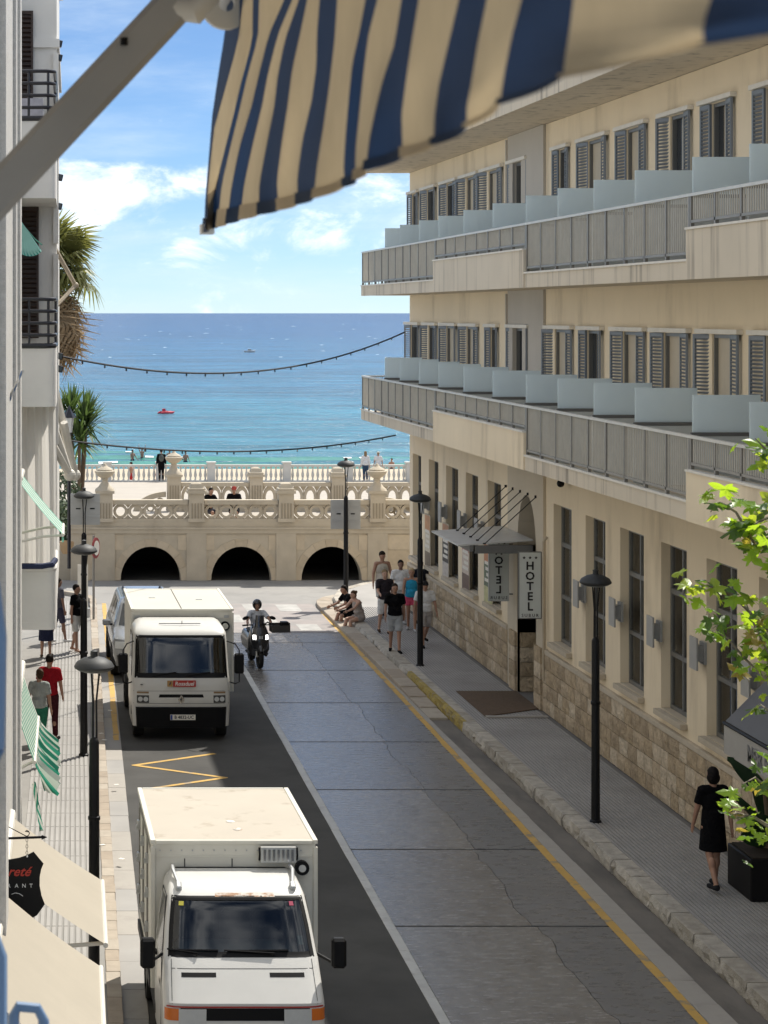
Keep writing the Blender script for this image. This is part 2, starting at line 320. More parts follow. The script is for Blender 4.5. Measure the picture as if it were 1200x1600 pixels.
mb = MB(); mb.prism([(x, y, .184) for x, y in ((9.7, 64), (9.8, 66.4), (10.3, 68.1), (11.2, 69.7), (13, 70.8), (16, 71), (16, 64))], (0, 0, .014)); mb.build('corner_paving', TILEL, pav_o)
def kmesh(seed, mats):
    r = random.Random(seed); mb = MB(); nx, nz = 7, 4; rows = []
    for k in range(nz):
        rows.append([(-.5+0, -.5+1*i/(nx-1)*.985, k/(nz-1)) if k == nz-1 or k == 0 else (-.5-r.uniform(-.06, .20), -.5+i/(nx-1)*.985+r.uniform(-.03, .03)*(0 < i < nx-1), k/(nz-1)+r.uniform(-.08, .08)) for i in range(nx)])
    rows.append([(-.40+r.uniform(-.03, .03), -.5+i/(nx-1)*.985, 1.03) for i in range(nx)])
    rows.append([(.5, -.5+i/(nx-1)*.985, 1.03) for i in range(nx)])
    rows.append([(.5, -.5+i/(nx-1)*.985, 0) for i in range(nx)])
    v = mb.grid(rows)
    for e in (0, nx-1): mb.bm.faces.new([r_[e] for r_ in v])
    return mb.mesh('kerb_stone', mats)
KM = [kmesh(s, KERB[s % 3]) for s in range(6)]
YK = M('kerb_yellow', (0.36, 0.27, 0.07), 0.85, 0.25, 4, 0.5, 14, coord='World', dark=(.25, .22, .17), dscale=5, dmin=.5, dmax=.68, damt=.8); KY = [kmesh(s, YK) for s in (11, 12)]
y = 14.0
while y < 64.6:
    l = rnd.uniform(.9, 1.15); yel = 45 < y < 51.8
    o = link('kerb_stone', rnd.choice(KY if yel else KM), pav_o, (9.54+rnd.uniform(-.008, .008), y+l/2, -.06)); o.scale = (.28, l*.978, .252)
    if yel:
        o2 = link('kerb_top', rnd.choice(KM), pav_o, (9.585, y+l/2, .15)); o2.scale = (.2, l, .05)
    y += l
for p, q in zip(cor[1:5], cor[2:6]):
    a, b = Vector((*p, 0)), Vector((*q, 0)); n = max(1, round((b-a).length/.9)); d = (b-a)/n
    for k in range(n):
        c = a+d*(k+.5); o = link('kerb_stone', rnd.choice(KM), pav_o, (c.x-.05, c.y, -.06), (0, 0, math.atan2(-d.x, d.y))); o.scale = (.28, d.length*1.02, .252)
def stepf(y): return 8.97
y = 47.5
while y < 65:
    l = 1.2; p = MB(); t = min(1, (y-47.5)/4); z = .015+.085*t
    p.prism([(8.955, y+.01, -.06), (9.36, y+.01, -.06), (9.36, y+l, -.06), (8.955, y+l, -.06)], (0, 0, z+.06)); p.build('step_stone', KERBB[int(y) % 3], pav_o, bevel=.012); y += l
for k in range(5):
    t0, t1 = k*18, (k+1)*18; p = MB(); c = (10.9, 65.5)
    po = [(c[0]-r*math.cos(R(t)), c[1]+r*1.35*math.sin(R(t)), -.06) for r, t in ((1.94, t0+.4), (1.94, t1), (1.45, t1), (1.45, t0+.4))]
    p.prism(po, (0, 0, .16)); p.build('step_stone', KERBB[k % 3], pav_o, bevel=.012)
# left pavement
lp = MB(); yq = [10, 30, 50, 64, 66.5, 68, 69]
lp.grid([[(-14, y, .105) for y in yq], [(fl(y)-max(0, (y-64))**2*.07, y, .105) for y in yq]]); lp_o = lp.build('left_pavement', TILEBL, kind='structure')
ribs('ribbed_tiles', TILEL, ff(0)-.15, fl(0)-.02, 17, 66, .085, 1.0, .105, .119, lp_o, shear=.0256)
pieces('kerb_stone', KERBB, fl, lambda y: fl(y)+.19, 14, 66.5, .5, -.06, .122, lp_o, .006)
for k in range(6):
    a, b = R(15*k), R(15*(k+1)); c = Vector((fl(66.5)-2.4, 66.5, 0)); q = []
    for r, t in ((2.4, a), (2.59, a), (2.59, b), (2.4, b)): q.append((c.x+r*math.cos(t), c.y+r*math.sin(t), -.06))
    p = MB(); p.prism(q, (0, 0, .18)); p.build('kerb_stone', KERBB[k % 3], lp_o, bevel=.006)
pieces('gutter_slab', [TILEL, PALE], lambda y: fl(y)+.19, fg, 14, 66, 1.2, -.06, .012, lp_o)
yl = MB(); yy = [45+.4*k for k in range(54)]
yl.grid([[(fg(y)-.15+rnd.uniform(-.01, .01), y, .017) for y in yy], [(fg(y)-.03+rnd.uniform(-.01, .01), y, .017) for y in yy]]); yl.build('yellow_line', YELLOW, lp_o)
for px, py, lab in ((158, 1146, 'white paper scrap by the shadow edge on the left kerb, farther of two'), (163, 1156, 'white paper scrap by the shadow edge on the left kerb, nearer of two'), (182, 1226, 'white scrap of paper in the left gutter beside the yellow zigzag'), (190, 1342, 'white scrap of paper in the left gutter beside the nearest van'), (160, 1320, 'larger white scrap of paper on the beige kerb beside the nearest van'), (172, 1110, 'white scrap of paper in the gutter beside the truck front wheel')):
    g = gnd(px, py, .125); p = MB(); p.ob((g.x, g.y, .128), (.09, .07, .004), rnd.uniform(0, 3)); tag(p.build('paper_scrap', TRIMW), lab, 'litter', 'paper scraps on the pavement')

# ------------------------------------------------------------------ hotel
FX = 11.45
def hy(px): return F*FX/(px-VX)
def wall_open(name, m, x0, x1, y0, y1, z0, z1, holes, parent):        # holes: (ya, yb, za, zb)
    ysx = sorted({y0, y1, *[h[0] for h in holes], *[h[1] for h in holes]}); zs = sorted({z0, z1, *[h[2] for h in holes], *[h[3] for h in holes]})
    mb = MB(); ins = lambda y, z: any(h[0] < y < h[1] and h[2] < z < h[3] for h in holes)
    for a, b in zip(ysx, ysx[1:]):
        run = None
        for c, d in zip(zs, zs[1:]):
            if ins((a+b)/2, (c+d)/2):
                if run: mb.box(x0, x1, a, b, *run); run = None
            else: run = (run[0], d) if run else (c, d)
        if run: mb.box(x0, x1, a, b, *run)
    return mb.build(name, m, parent)
hotel = thing('hotel_building', 'long cream three-storey hotel with two rows of railed balconies along the right pavement', 'hotel', (FX, 47, .2))
Y0, YB0, YB1, Y1 = 12.0, 47.3, 50.75, 63.8
near_g = [(hy(b), hy(a)) for a, b in ((865, 893), (915, 946), (969, 1006), (1033, 1073), (1104, 1152))]; near_g += [(near_g[-1][0]-2.57*k, near_g[-1][1]-2.57*k) for k in (1, 2, 3)]
far_g = [(hy(b), hy(a)) for a, b in ((645, 658), (670, 685), (697, 716), (728, 747), (762, 783))]
F1 = [(636, 657.6), (664, 684), (690.7, 715.7), (721.6, 749), (761.6, 780), (796, 829), (856, 897), (908, 944), (960, 1010.7), (1022, 1080), (1096, 1160)]
F2 = [(640, 655), (661, 683), (691, 716), (722, 749), (755, 787), (797, 826), (867, 891), (907, 952), (967, 1013), (1035, 1083), (1099, 1150)]
def spans(L_):
    s = [(hy(b), hy(a)) for a, b in L_]; return s+[(s[-1][0]-2.6*k, s[-1][1]-2.6*k) for k in (1, 2)]
up = [(6.0, 8.5, spans(F1)), (9.64, 12.3, spans(F2))]
holes = [(a, b, 1.8, 4.77) for a, b in near_g+far_g]
for z0, z1, sp in up:
    for a, b in sp:
        w = (b-a)*.27; holes.append((a+w, b-w, z0, z1))
sec = lambda y0, y1: [h for h in holes if y0 < h[0] and h[1] < y1]
wall_open('wall', CREAM, FX, FX+.24, Y0, YB0, .2, 12.95, sec(Y0, YB0), hotel)
wall_open('wall', CREAM, FX, FX+.24, YB1, Y1, .2, 12.95, sec(YB1, Y1), hotel)
def arch_panel(mb, x0, x1, ya, yb, z0, z1, zs, hgt, n=14, inset=0):   # wall x0..x1 with an arched opening ya..yb up to zs+hgt
    c, r = (ya+yb)/2, (yb-ya)/2
    arc = [(c-r*math.cos(math.pi*i/n), zs+hgt*math.sin(math.pi*i/n)) for i in range(n+1)]
    for x in (x0, x1): mb.grid([[(x, y, z) for y, z in arc], [(x, y, z1) for y, z in arc]])
    for x in (x0, x1):
        pass
    mb.grid([[(x0, y, z) for y, z in arc], [(x1, y, z) for y, z in arc]])
    mb.grid([[(x0, ya, z0), (x0, ya, zs)], [(x1, ya, z0), (x1, ya, zs)]]); mb.grid([[(x0, yb, z0), (x0, yb, zs)], [(x1, yb, z0), (x1, yb, zs)]])
mb = MB(); bx = FX-.06
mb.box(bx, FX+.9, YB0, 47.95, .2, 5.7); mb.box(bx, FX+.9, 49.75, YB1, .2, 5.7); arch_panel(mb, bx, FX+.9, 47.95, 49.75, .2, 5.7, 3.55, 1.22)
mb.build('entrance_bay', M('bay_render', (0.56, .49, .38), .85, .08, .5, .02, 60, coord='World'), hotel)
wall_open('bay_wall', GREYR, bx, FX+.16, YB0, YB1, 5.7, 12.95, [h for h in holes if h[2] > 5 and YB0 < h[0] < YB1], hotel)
mb = MB(); mb.box(FX+.62, FX+.68, 47.9, 49.8, .2, 4.8); dr = mb.build('entrance_door', FRAME, hotel)
for k in range(2): p = MB(); p.box(FX+.605, FX+.618, 48.0+k*.88, 48.80+k*.88, .5, 3.2); p.build('door_pane', WINGL, dr)
mb = MB(); mb.box(FX+.9, 26, Y0, Y1-.16, .2, 12.9); mb.box(FX+.241, FX+.9, Y1-.16, Y1, .2, 12.95); mb.box(FX+.9, 26, Y1-.16, Y1, .2, 12.95)
mb.build('body', CREAM, hotel)
# plinth of stone blocks
UN = []
for s in range(8):
    r = random.Random(50+s); mb = MB(); n = 4
    rows = [[(-.5-(r.uniform(0, .5) if 0 < i < n-1 and 0 < k < n-1 else r.uniform(-.12, .05)), -.5+i/(n-1), k/(n-1)) for i in range(n)] for k in range(n)]
    v = mb.grid(rows); bk = mb.grid([[(.5, -.5, 0), (.5, .5, 0)], [(.5, -.5, 1), (.5, .5, 1)]])
    ring = [v[0][i] for i in range(n)]+[v[k][n-1] for k in range(1, n)]+[v[n-1][i] for i in range(n-2, -1, -1)]+[v[k][0] for k in range(n-2, 0, -1)]
    q = {0: bk[0][0], n-1: bk[0][1], 2*(n-1): bk[1][1], 3*(n-1): bk[1][0]}
    N_ = len(ring); ks = sorted(q)
    for a_, k in enumerate(ks):
        e = ks[(a_+1) % 4] if a_ < 3 else N_
        mb.bm.faces.new([ring[(j) % N_] for j in range(k, e+1)]+[q[e % N_ if e % N_ in q else 0], q[k]])
    UN.append(mb.mesh('stone', STONE[s % 4]))
mb = MB(); mb.box(FX-.05, FX-.003, 20, YB0, .2, 1.46); mb.box(FX-.05, FX-.003, YB1, Y1, .2, 1.46); mb.build('plinth_bed', MORTAR, hotel)
def stones(y0, y1, n, avg):
    for k in range(n):
        z = .2+1.26*k/n; y = y0
        while y < y1-.02:
            l = avg*rnd.uniform(.65, 1.4)
            if y1-(y+l) < avg*.5: l = y1-y
            o = link('stone', rnd.choice(UN), hotel, (FX-.052, y+l/2, z+.008)); o.scale = (.05, l-.018, 1.26/n-.016); y += l
stones(29.5, YB0, 4, .46); stones(YB1, Y1, 4, .46)
for k in range(4):       # bigger stones on the entrance jambs, facing the street and the doorway
    for yj in (YB0+.02, 49.77):
        o = link('stone', UN[k], hotel, (bx-.03, yj+.31, .2+k*.34)); o.scale = (.06, .6, .325)
    for m_ in range(2):
        o = link('stone', UN[(k+m_) % 8], hotel, (bx+.25+m_*.4, 49.74, .2+k*.34), (0, 0, R(90))); o.scale = (.05, .385, .325)
y = 29.5
while y < Y1-.1:
    if YB0-.1 < y < YB1: y = YB1; continue
    e = min(y+1.3, YB0 if y < YB0 else Y1); p = MB(); p.box(FX-.09, FX-.002, y+.006, e, 1.46, 1.56); p.build('plinth_cap', SILL, hotel, bevel=.008); y = e
# ground floor windows
for a, b in near_g+far_g:
    if b < 26: continue
    far = a > YB1; c = (a+b)/2; w = b-a
    mb = MB(); x0, x1 = FX+.165, FX+.235
    mb.box(x0, x1, a, a+.07, 1.8, 4.77); mb.box(x0, x1, b-.07, b, 1.8, 4.77); mb.box(x0, x1, a+.07, b-.07, 1.8, 1.88); mb.box(x0, x1, a+.07, b-.07, 4.69, 4.77)
    mb.box(x0, x1, a+.07, b-.07, 3.86, 3.95); mb.box(x0, x1, a+.07, b-.07, 2.75, 2.83); mb.box(x0-.004, x1, c-.03, c+.03, 1.88, 4.69)
    fr = mb.build('window', FRAME, hotel)
    p = MB(); p.box(FX+.195, FX+.207, a+.07, b-.07, 1.88, 4.69); p.build('pane', glass('clear_pane', (.92, .94, .94), .3) if 'clear_pane' not in bpy.data.materials else bpy.data.materials['clear_pane'], fr)
    p = MB(); n = 36; p.grid([[(FX+.262+.018*math.sin(i*1.9)+.012*math.sin(i*4.1), a-.05+(w+.1)*i/n, z) for i in range(n+1)] for z in (1.75, 4.8)]); p.build('curtain', CURT, fr, smooth=True)
    p = MB(); p.box(FX-.13, FX-.002, a-.05, b+.05, 1.70, 1.80); p.box(FX-.002, FX+.16, a+.003, b-.003, 1.802, 1.815); p.build('sill', SILL, fr, bevel=.01)
# upper floor French windows with louvred shutters
def shutter_mesh(w, h, mats):
    mb = MB(); mb.box(-.02, .02, -w/2, -w/2+.05, 0, h); mb.box(-.02, .02, w/2-.05, w/2, 0, h)
    for z in (0, h*.46, h-.07): mb.box(-.018, .018, -w/2+.05, w/2-.05, z, z+.07)
    n = int(h/.062)
    for i in range(n):
        z = .05+(h-.1)*i/n; mb.ob((0, 0, z+.03), (.045, w-.1, .008), 0, 0, R(42))
    return mb.mesh('shutter', mats)
SH = {}
def french(a, b, z0, z1, mode, i):
    w = (b-a); sw = w*.265; h = z1-z0
    mb = MB(); ia, ib = a+w*.27, b-w*.27
    mb.box(FX+.03, FX+.12, ia, ia+.05, z0, z1); mb.box(FX+.03, FX+.12, ib-.05, ib, z0, z1); mb.box(FX+.03, FX+.12, ia+.05, ib-.05, z1-.06, z1)
    fr = mb.build('window', FRAME, hotel)
    if mode == 0:
        p = MB(); p.box(FX+.09, FX+.12, ia+.05, ib-.05, z0, z1-.06); p.build('door_panel', DOORP, fr)
    else:
        p = MB(); p.box(FX+.10, FX+.115, ia+.05, ib-.05, z0, z1-.06); p.build('pane', WINGL, fr)
        if mode == 2: p = MB(); p.box(FX+.085, FX+.098, ia+.05, (ia+ib)/2, z0, z1-.06); p.build('door_panel', DOORP, fr)
    key = (round(sw, 1), round(h, 1))
    if key not in SH: SH[key] = shutter_mesh(key[0], h, SHUT)
    for s, yy_ in ((0, a+sw/2+.01), (1, b-sw/2-.01)):
        o = link('shutter', SH[key], fr, (FX-.035, yy_, z0), (0, 0, R(rnd.uniform(-5, 5)+(7 if s else -7)+(rnd.choice((0, 0, 0, 18)) if s else 0)))); o.scale = (1, sw/key[0], 1)
    p = MB(); p.box(FX-.11, FX-.002, a-.04, b+.04, z1+.01, z1+.085); p.build('lintel', TRIMW, fr)
modes1 = [1, 2, 0, 0, 1, 2, 0, 1, 0, 0, 0, 0, 1]; modes2 = [1, 1, 2, 0, 0, 1, 1, 0, 0, 2, 2, 0, 0]
for (z0, z1, sp), md in zip(up, (modes1, modes2)):
    for i, (a, b) in enumerate(sp): french(a, b, z0, z1, md[i], i)
# balconies
BX = 10.05
for fi, zb in enumerate((5.73, 9.36)):
    fz = zb+.25
    mb = MB(); mb.box(BX+.02, FX-.065, Y0, Y1+.15, zb, fz); sl = mb.build('balcony', SOFFIT, hotel)
    secs = [(52.7, Y1+.15, 0), (43.25, 52.7, 1), (32.7, 43.25, 0), (Y0, 32.7, 1)]
    bars = MB(); zt = zb+1.27
    for a, b, solid in secs:
        top = zb+(.74 if solid else .27)
        yy = a
        p = MB(); off = .03 if solid else 0
        p.box(BX-off, BX+.10, a, b, zb-.004*(1+fi), top); p.build('parapet', STAIN if (fi == 1 or not solid) else CREAM, sl)
        p = MB(); p.box(BX-off-.025, BX+.14, a+.003, b-.003, top, top+.035); p.build('coping', TRIMW, sl)
        n = round((b-a)/1.12)
        for k in range(n+1):
            y = a+.04+(b-a-.08)*k/n
            p = MB(); p.box(BX+.02, BX+.075, y-.03, y+.03, top+.035, zt-.03); p.build('rail_post', RAIL, sl)
        p = MB(); p.box(BX+.02, BX+.07, a+.05, b-.05, top+.10, top+.14); p.build('lower_rail', RAIL, sl)
        m = int((b-a)/.098)
        for k in range(m):
            y = a+(b-a)*(k+.5)/m; bars.box(BX+.035, BX+.052, y-.008, y+.008, top+.14, zt-.03)
    bars.build('railing_bars', RAILB, sl, kind='stuff')
    p = MB(); p.box(BX+.01, BX+.085, Y0, Y1+.15, zt-.03, zt+.015); p.box(BX+.085, FX-.1, Y1+.06, Y1+.14, zt-.03, zt+.015); p.build('handrail', RAILT, sl)
    p = MB(); [p.box(BX+.1+.1*k, BX+.12+.1*k, Y1+.09, Y1+.11, fz, zt-.03) for k in range(13)]; p.build('end_bars', RAIL, sl, kind='stuff')
    # glass screens between the rooms
    for y in [61.1, 58.7, 55.9, 53.3, 50.3, 47.2, 44.1, 41.5, 38.9, 36.3, 33.2, 30.6, 28.0]:
        p = MB(); p.box(BX+.20, FX-.12, y-.03, y+.03, fz+.004, zb+1.24); d = p.build('divider', GREYP, sl)
        p = MB(); p.box(BX+.22, FX-.14, y-.012, y+.012, zb+1.30, zb+1.87); p.build('glass_screen', FROST, d)
        p = MB(); p.box(BX+.20, FX-.12, y-.035, y+.035, zb+1.242, zb+1.298); p.build('screen_rail', FRAME, d)
mb = MB(); mb.box(BX, 26, Y0, Y1+.2, 12.96, 13.42); mb.build('roof', STAIN, hotel)
mb = MB(); mb.box(BX-.04, 26, Y0, Y1+.24, 13.424, 13.50); mb.build('roof_edge', TRIMW, hotel)
for zb in (5.73, 9.36): pass
# canopy with tie rods
mb = MB(); CM = M('canopy_metal', (0.58, 0.59, 0.59), 0.4, 0.1, 3, metal=.4)
mb.prism([(9.72, 48.2, 3.68), (9.72, 51.3, 3.68), (FX-.07, 51.3, 3.80), (FX-.07, 48.2, 3.80)], (0, 0, .035)); cn = mb.build('canopy', CM, hotel)
p = MB(); p.box(10.1, FX-.07, 48.2, 48.26, 3.52, 3.70); p.box(10.1, FX-.07, 51.2, 51.26, 3.52, 3.70); p.box(9.98, 10.06, 48.2, 51.26, 3.56, 3.685); p.build('canopy_beam', FRAME, cn)
for k in range(5):
    y = 50.9-.74*k; p = MB(); p.tube([(10.25, y, 3.76), (FX-.06, y, 4.80)], .011, 6); p.lathe((FX-.07, y, 4.77), [(.03, 0), (.03, .06)], 8); p.lathe((10.25, y, 3.755), [(.035, 0), (.035, .03)], 8); p.build('tie_rod', LAMPM, cn)
p = MB(); p.tube([(FX-.10, 47.1, .9), (FX-.10, 47.1, 3.9), (FX-.02, 47.1, 4.0)], .03, 8); p.build('drainpipe', M('pipe', (.45, .38, .28), .6), hotel)
p = MB(); p.tube([(FX-.06, YB1+.12, 5.7), (FX-.06, YB1+.12, 9.3)], .03, 8); p.tube([(FX-.06, YB1+.12, 9.6), (FX-.06, YB1+.12, 12.9)], .03, 8); p.build('drainpipe', GREYR, hotel)
settle(hotel)
# signs, wall lamps, posters, mat
SIGNW = M('sign_white', (.60, .64, .62), .35, .04, 2); INK = M('ink', (.01, .01, .012), .5, 0)
def hotel_sign(label, x0, x1, y, zt, zb, mirror):
    t = thing('hotel_sign', label, 'sign', ((x0+x1)/2, y, zb)); w = x1-x0; h = zt-zb
    p = MB(); p.box(-w/2, w/2, -.02, .02, 0, h); p.build('panel', SIGNW, t)
    p = MB(); p.box(-w/2-.018, -w/2, -.026, .026, -.015, h+.015); p.box(w/2, w/2+.018, -.026, .026, -.015, h+.015); p.box(-w/2, w/2, -.026, .026, h, h+.018); p.box(-w/2, w/2, -.026, .026, -.018, 0); p.build('sign_frame', FRAME if not mirror else CM, t)
    for i, c in enumerate('HOTEL'): text(c, .25, INK, t, (0, -.024, h*(.79-.155*i)), bold=.006, mirror=mirror)
    if mirror: text('SUBUR', .10, INK, t, (0, -.024, .06), mirror=True, space=1.5)
    else: text('SUBUR', .095, INK, t, (0, -.024, .055), space=1.45)
    for k in (-1, 0, 1):
        q = MB(); q.prism([(k*.13+r*math.sin(math.pi*j/5), -.021, h-.115+r*math.cos(math.pi*j/5)) for j in range(10) for r in ((.04 if j % 2 == 0 else .017),)], (0, -.005, 0)); q.build('star', INK, t)
    p = MB(); p.tube([(w/2, 0, h*.9), (FX-(x0+x1)/2+.0, 0, h*.9)], .018, 6); p.build('bracket', FRAME, t); p = MB(); p.tube([(w/2, 0, h*.1), (FX-(x0+x1)/2, 0, h*.1)], .018, 6); p.build('bracket', FRAME, t)
hotel_sign('white upright sign reading HOTEL with three stars beside the grey drainpipe', 10.90, 11.37, 47.45, 3.63, 2.20, False)
hotel_sign('white upright sign with mirrored lettering half hidden under the canopy', 10.84, 11.28, 50.2, 3.66, 2.22, True)
WL = M('wall_lamp_grey', (.36, .355, .34), .5, .08, 5)
proto = None
for i, y in enumerate([44.05, 41.35, 38.85, 36.35, 33.75, 52.1+1.55, 55.75, 58.3, 60.8]):
    if proto is None:
        proto = t = thing('wall_lamp', '', 'wall lamp', (FX, y, 2.9))
        p = MB(); p.box(-.20, -.165, -.19, .19, 0, .54); p.build('plate', WL, t, bevel=.006); p = MB(); p.box(-.165, -.05, -.09, .09, .14, .40); p.build('housing', WL, t); p = MB(); p.box(-.05, -.002, -.12, .12, .09, .46); p.build('back_plate', WL, t)
    else: t = dup(proto, (FX, y, 2.9 if i < 5 else 3.25))
    t['group'] = 'square wall lamps on the hotel front'
    t['label'] = ['grey square wall lamp nearest to the HOTEL sign', 'grey square wall lamp on the pier behind the near street lamp', 'grey square wall lamp between the third and fourth tall windows', 'grey square wall lamp on the pier before the window behind the leaves', 'grey square wall lamp behind the green leaves', 'grey square wall lamp beside the canopy', 'grey square wall lamp above a dark poster left of the canopy', 'grey square wall lamp right of the far street lamp', 'grey square wall lamp at the seaward end of the hotel'][i]
PC = [[(.55, .28, .14), (.62, .55, .42), (.20, .16, .12)], [(.45, .22, .12), (.05, .05, .05), (.55, .5, .45)], [(.42, .12, .09), (.6, .5, .42), (.16, .1, .08)], [(.5, .2, .08), (.10, .14, .08), (.52, .5, .25)]]
for i, (y0, y1) in enumerate(((60.7, 61.15), (58.1, 58.6), (55.45, 56.0), (52.75, 53.35))):
    t = thing('poster', ['orange topped poster behind the street lamp pole', 'dark poster with white lettering on the hotel pier', 'red poster with rows of white print on the hotel pier', 'orange and green poster nearest to the canopy'][i], 'poster', (FX, (y0+y1)/2, 1.72)); w = y1-y0+.35; cs = [M('poster_print', c, .45, .25, 9) for c in PC[i]]
    p = MB(); p.box(-.02, -.003, -w/2, w/2, 0, 1.5); p.build('frame', DOORP, t)
    for k, (za, zb_) in enumerate(((1.02, 1.46), (.45, 1.02), (.04, .45))): p = MB(); p.box(-.024, -.0205, -w/2+.03, w/2-.03, za, zb_); p.build('print', cs[k], t)
    for k in range(4):
        q = MB(); q.box(-.027, -.0245, -w*.38, w*(.38-.1*(k % 3)), .98-.14*k, 1.06-.14*k); q.build('print_line', TRIMW, t)
p = MB(); p.prism([(9.98, 46.6, .2), (11.35, 47.5, .2), (11.35, 49.7, .2), (9.98, 49.7, .2)], (0, 0, .02)); dm = p.build('doormat', M('coir', (.115, .075, .045), .95, .25, 20, .1, 90)); tag(dm, 'brown coir doormat in front of the hotel entrance', 'doormat')
p = MB(); p.box(9.98, 11.3, 46.45, 46.58, .2, .235); p.build('mat_edge', PALE, dm)
t = thing('security_camera', 'small black dome camera under the lower balcony', 'camera', (FX-.06, 45.3, 5.25)); p = MB(); p.ell((-.12, 0, .05), (.08, .08, .08)); p.build('dome', BLACK, t, smooth=True); p = MB(); p.box(-.14, .06, -.03, .03, .12, .16); p.build('arm', RAIL, t)
# ------------------------------------------------------------------ sea, beach, promenade
def sea_mat():
    m = M('sea_water', (.02, .2, .35), .2, 0, 1); nt = m.node_tree; N = nt.nodes.new; L = nt.links.new; b = nt.nodes['Principled BSDF']
    g = N('ShaderNodeNewGeometry'); sp = N('ShaderNodeSeparateXYZ'); L(g.outputs['Position'], sp.inputs[0])
    lg = N('ShaderNodeMath'); lg.operation = 'LOGARITHM'; lg.inputs[1].default_value = 10; L(sp.outputs[1], lg.inputs[0])
    n0 = N('ShaderNodeTexNoise'); mp = N('ShaderNodeMapping'); mp.inputs['Scale'].default_value = (.004, .010, 1); L(g.outputs['Position'], mp.inputs[0]); L(mp.outputs[0], n0.inputs[0]); n0.inputs['Scale'].default_value = 1; n0.inputs['Detail'].default_value = 6
    ad = N('ShaderNodeMath'); ad.operation = 'MULTIPLY_ADD'; ad.inputs[1].default_value = .35; L(n0.outputs[0], ad.inputs[0]); L(lg.outputs[0], ad.inputs[2])
    mr = N('ShaderNodeMapRange'); mr.inputs[1].default_value = 2.35; mr.inputs[2].default_value = 4.2; L(ad.outputs[0], mr.inputs[0])
    cr = N('ShaderNodeValToRGB'); e = cr.color_ramp.elements; e[0].position = 0; e[0].color = (.055, .21, .20, 1); e[1].position = 1; e[1].color = (.006, .040, .125, 1)
    for p, c in ((.06, (.022, .15, .195, 1)), (.22, (.012, .105, .19, 1)), (.5, (.008, .068, .17, 1))): q = e.new(p); q.color = c
    L(mr.outputs[0], cr.inputs[0]); prev = cr.outputs[0]
    for st, w in (((.006, .03, 1), .25), ((.04, .14, 1), .38), ((.25, .7, 1), .40)):
        mp = N('ShaderNodeMapping'); mp.inputs['Scale'].default_value = st; L(g.outputs['Position'], mp.inputs[0]); nn = N('ShaderNodeTexNoise'); nn.inputs['Scale'].default_value = 1; nn.inputs['Detail'].default_value = 5; L(mp.outputs[0], nn.inputs[0])
        q = N('ShaderNodeMapRange'); q.inputs[1].default_value = .3; q.inputs[2].default_value = .7; q.inputs[3].default_value = 1-w; q.inputs[4].default_value = 1+w; L(nn.outputs[0], q.inputs[0]); mm = N('ShaderNodeMix'); mm.data_type = 'RGBA'; mm.blend_type = 'MULTIPLY'; mm.inputs[0].default_value = 1; L(prev, mm.inputs[6]); L(q.outputs[0], mm.inputs[7]); prev = mm.outputs[2]
    L(prev, b.inputs['Base Color'])
    b.inputs['Specular IOR Level'].default_value = .25; b.inputs['Roughness'].default_value = .22
    # waves: three sizes, longer along the shore
    hs = None
    for sc, st, w in ((.09, (.5, 1.6, 1), 1.0), (.5, (.45, 1.2, 1), .5), (2.2, (.6, 1.1, 1), .16)):
        mp = N('ShaderNodeMapping'); mp.inputs['Scale'].default_value = st; L(g.outputs['Position'], mp.inputs[0])
        n = N('ShaderNodeTexNoise'); n.inputs['Scale'].default_value = sc; n.inputs['Detail'].default_value = 4; n.inputs['Distortion'].default_value = .4; L(mp.outputs[0], n.inputs[0])
        a = N('ShaderNodeMath'); a.operation = 'MULTIPLY_ADD'; a.inputs[1].default_value = w; L(n.outputs[0], a.inputs[0])
        if hs: L(hs, a.inputs[2])
        else: a.inputs[2].default_value = 0
        hs = a.outputs[0]
    bp = N('ShaderNodeBump'); bp.inputs['Strength'].default_value = 1; bp.inputs['Distance'].default_value = 1.3; L(hs, bp.inputs['Height']); L(bp.outputs[0], b.inputs['Normal'])
    return m
SEA = sea_mat(); ZS = -2.7
mb = MB(); xs = [-80000, 80000]
mb.grid([[(x, y, ZS) for x in xs] for y in (150, 600, 3000, 80000)]); mb.build('sea', SEA, kind='structure')
SANDM = M('beach_sand', (.50, .42, .31), .95, .08, 1, .05, 60, coord='World')
mb = MB(); mb.grid([[(-90, 125.5, -2.2), (120, 125.5, -2.2)], [(-90, 158, -2.5), (120, 158, -2.5)], [(-90, 190, -4.5), (120, 190, -4.5)]]); mb.build('beach', SANDM, kind='structure')
FOAM = M('foam', (.75, .8, .8), .8, .1, 5); WAVEM = M('wave_water', (.06, .24, .20), .25, .3, .6, spec=.25)
r3 = random.Random(3)
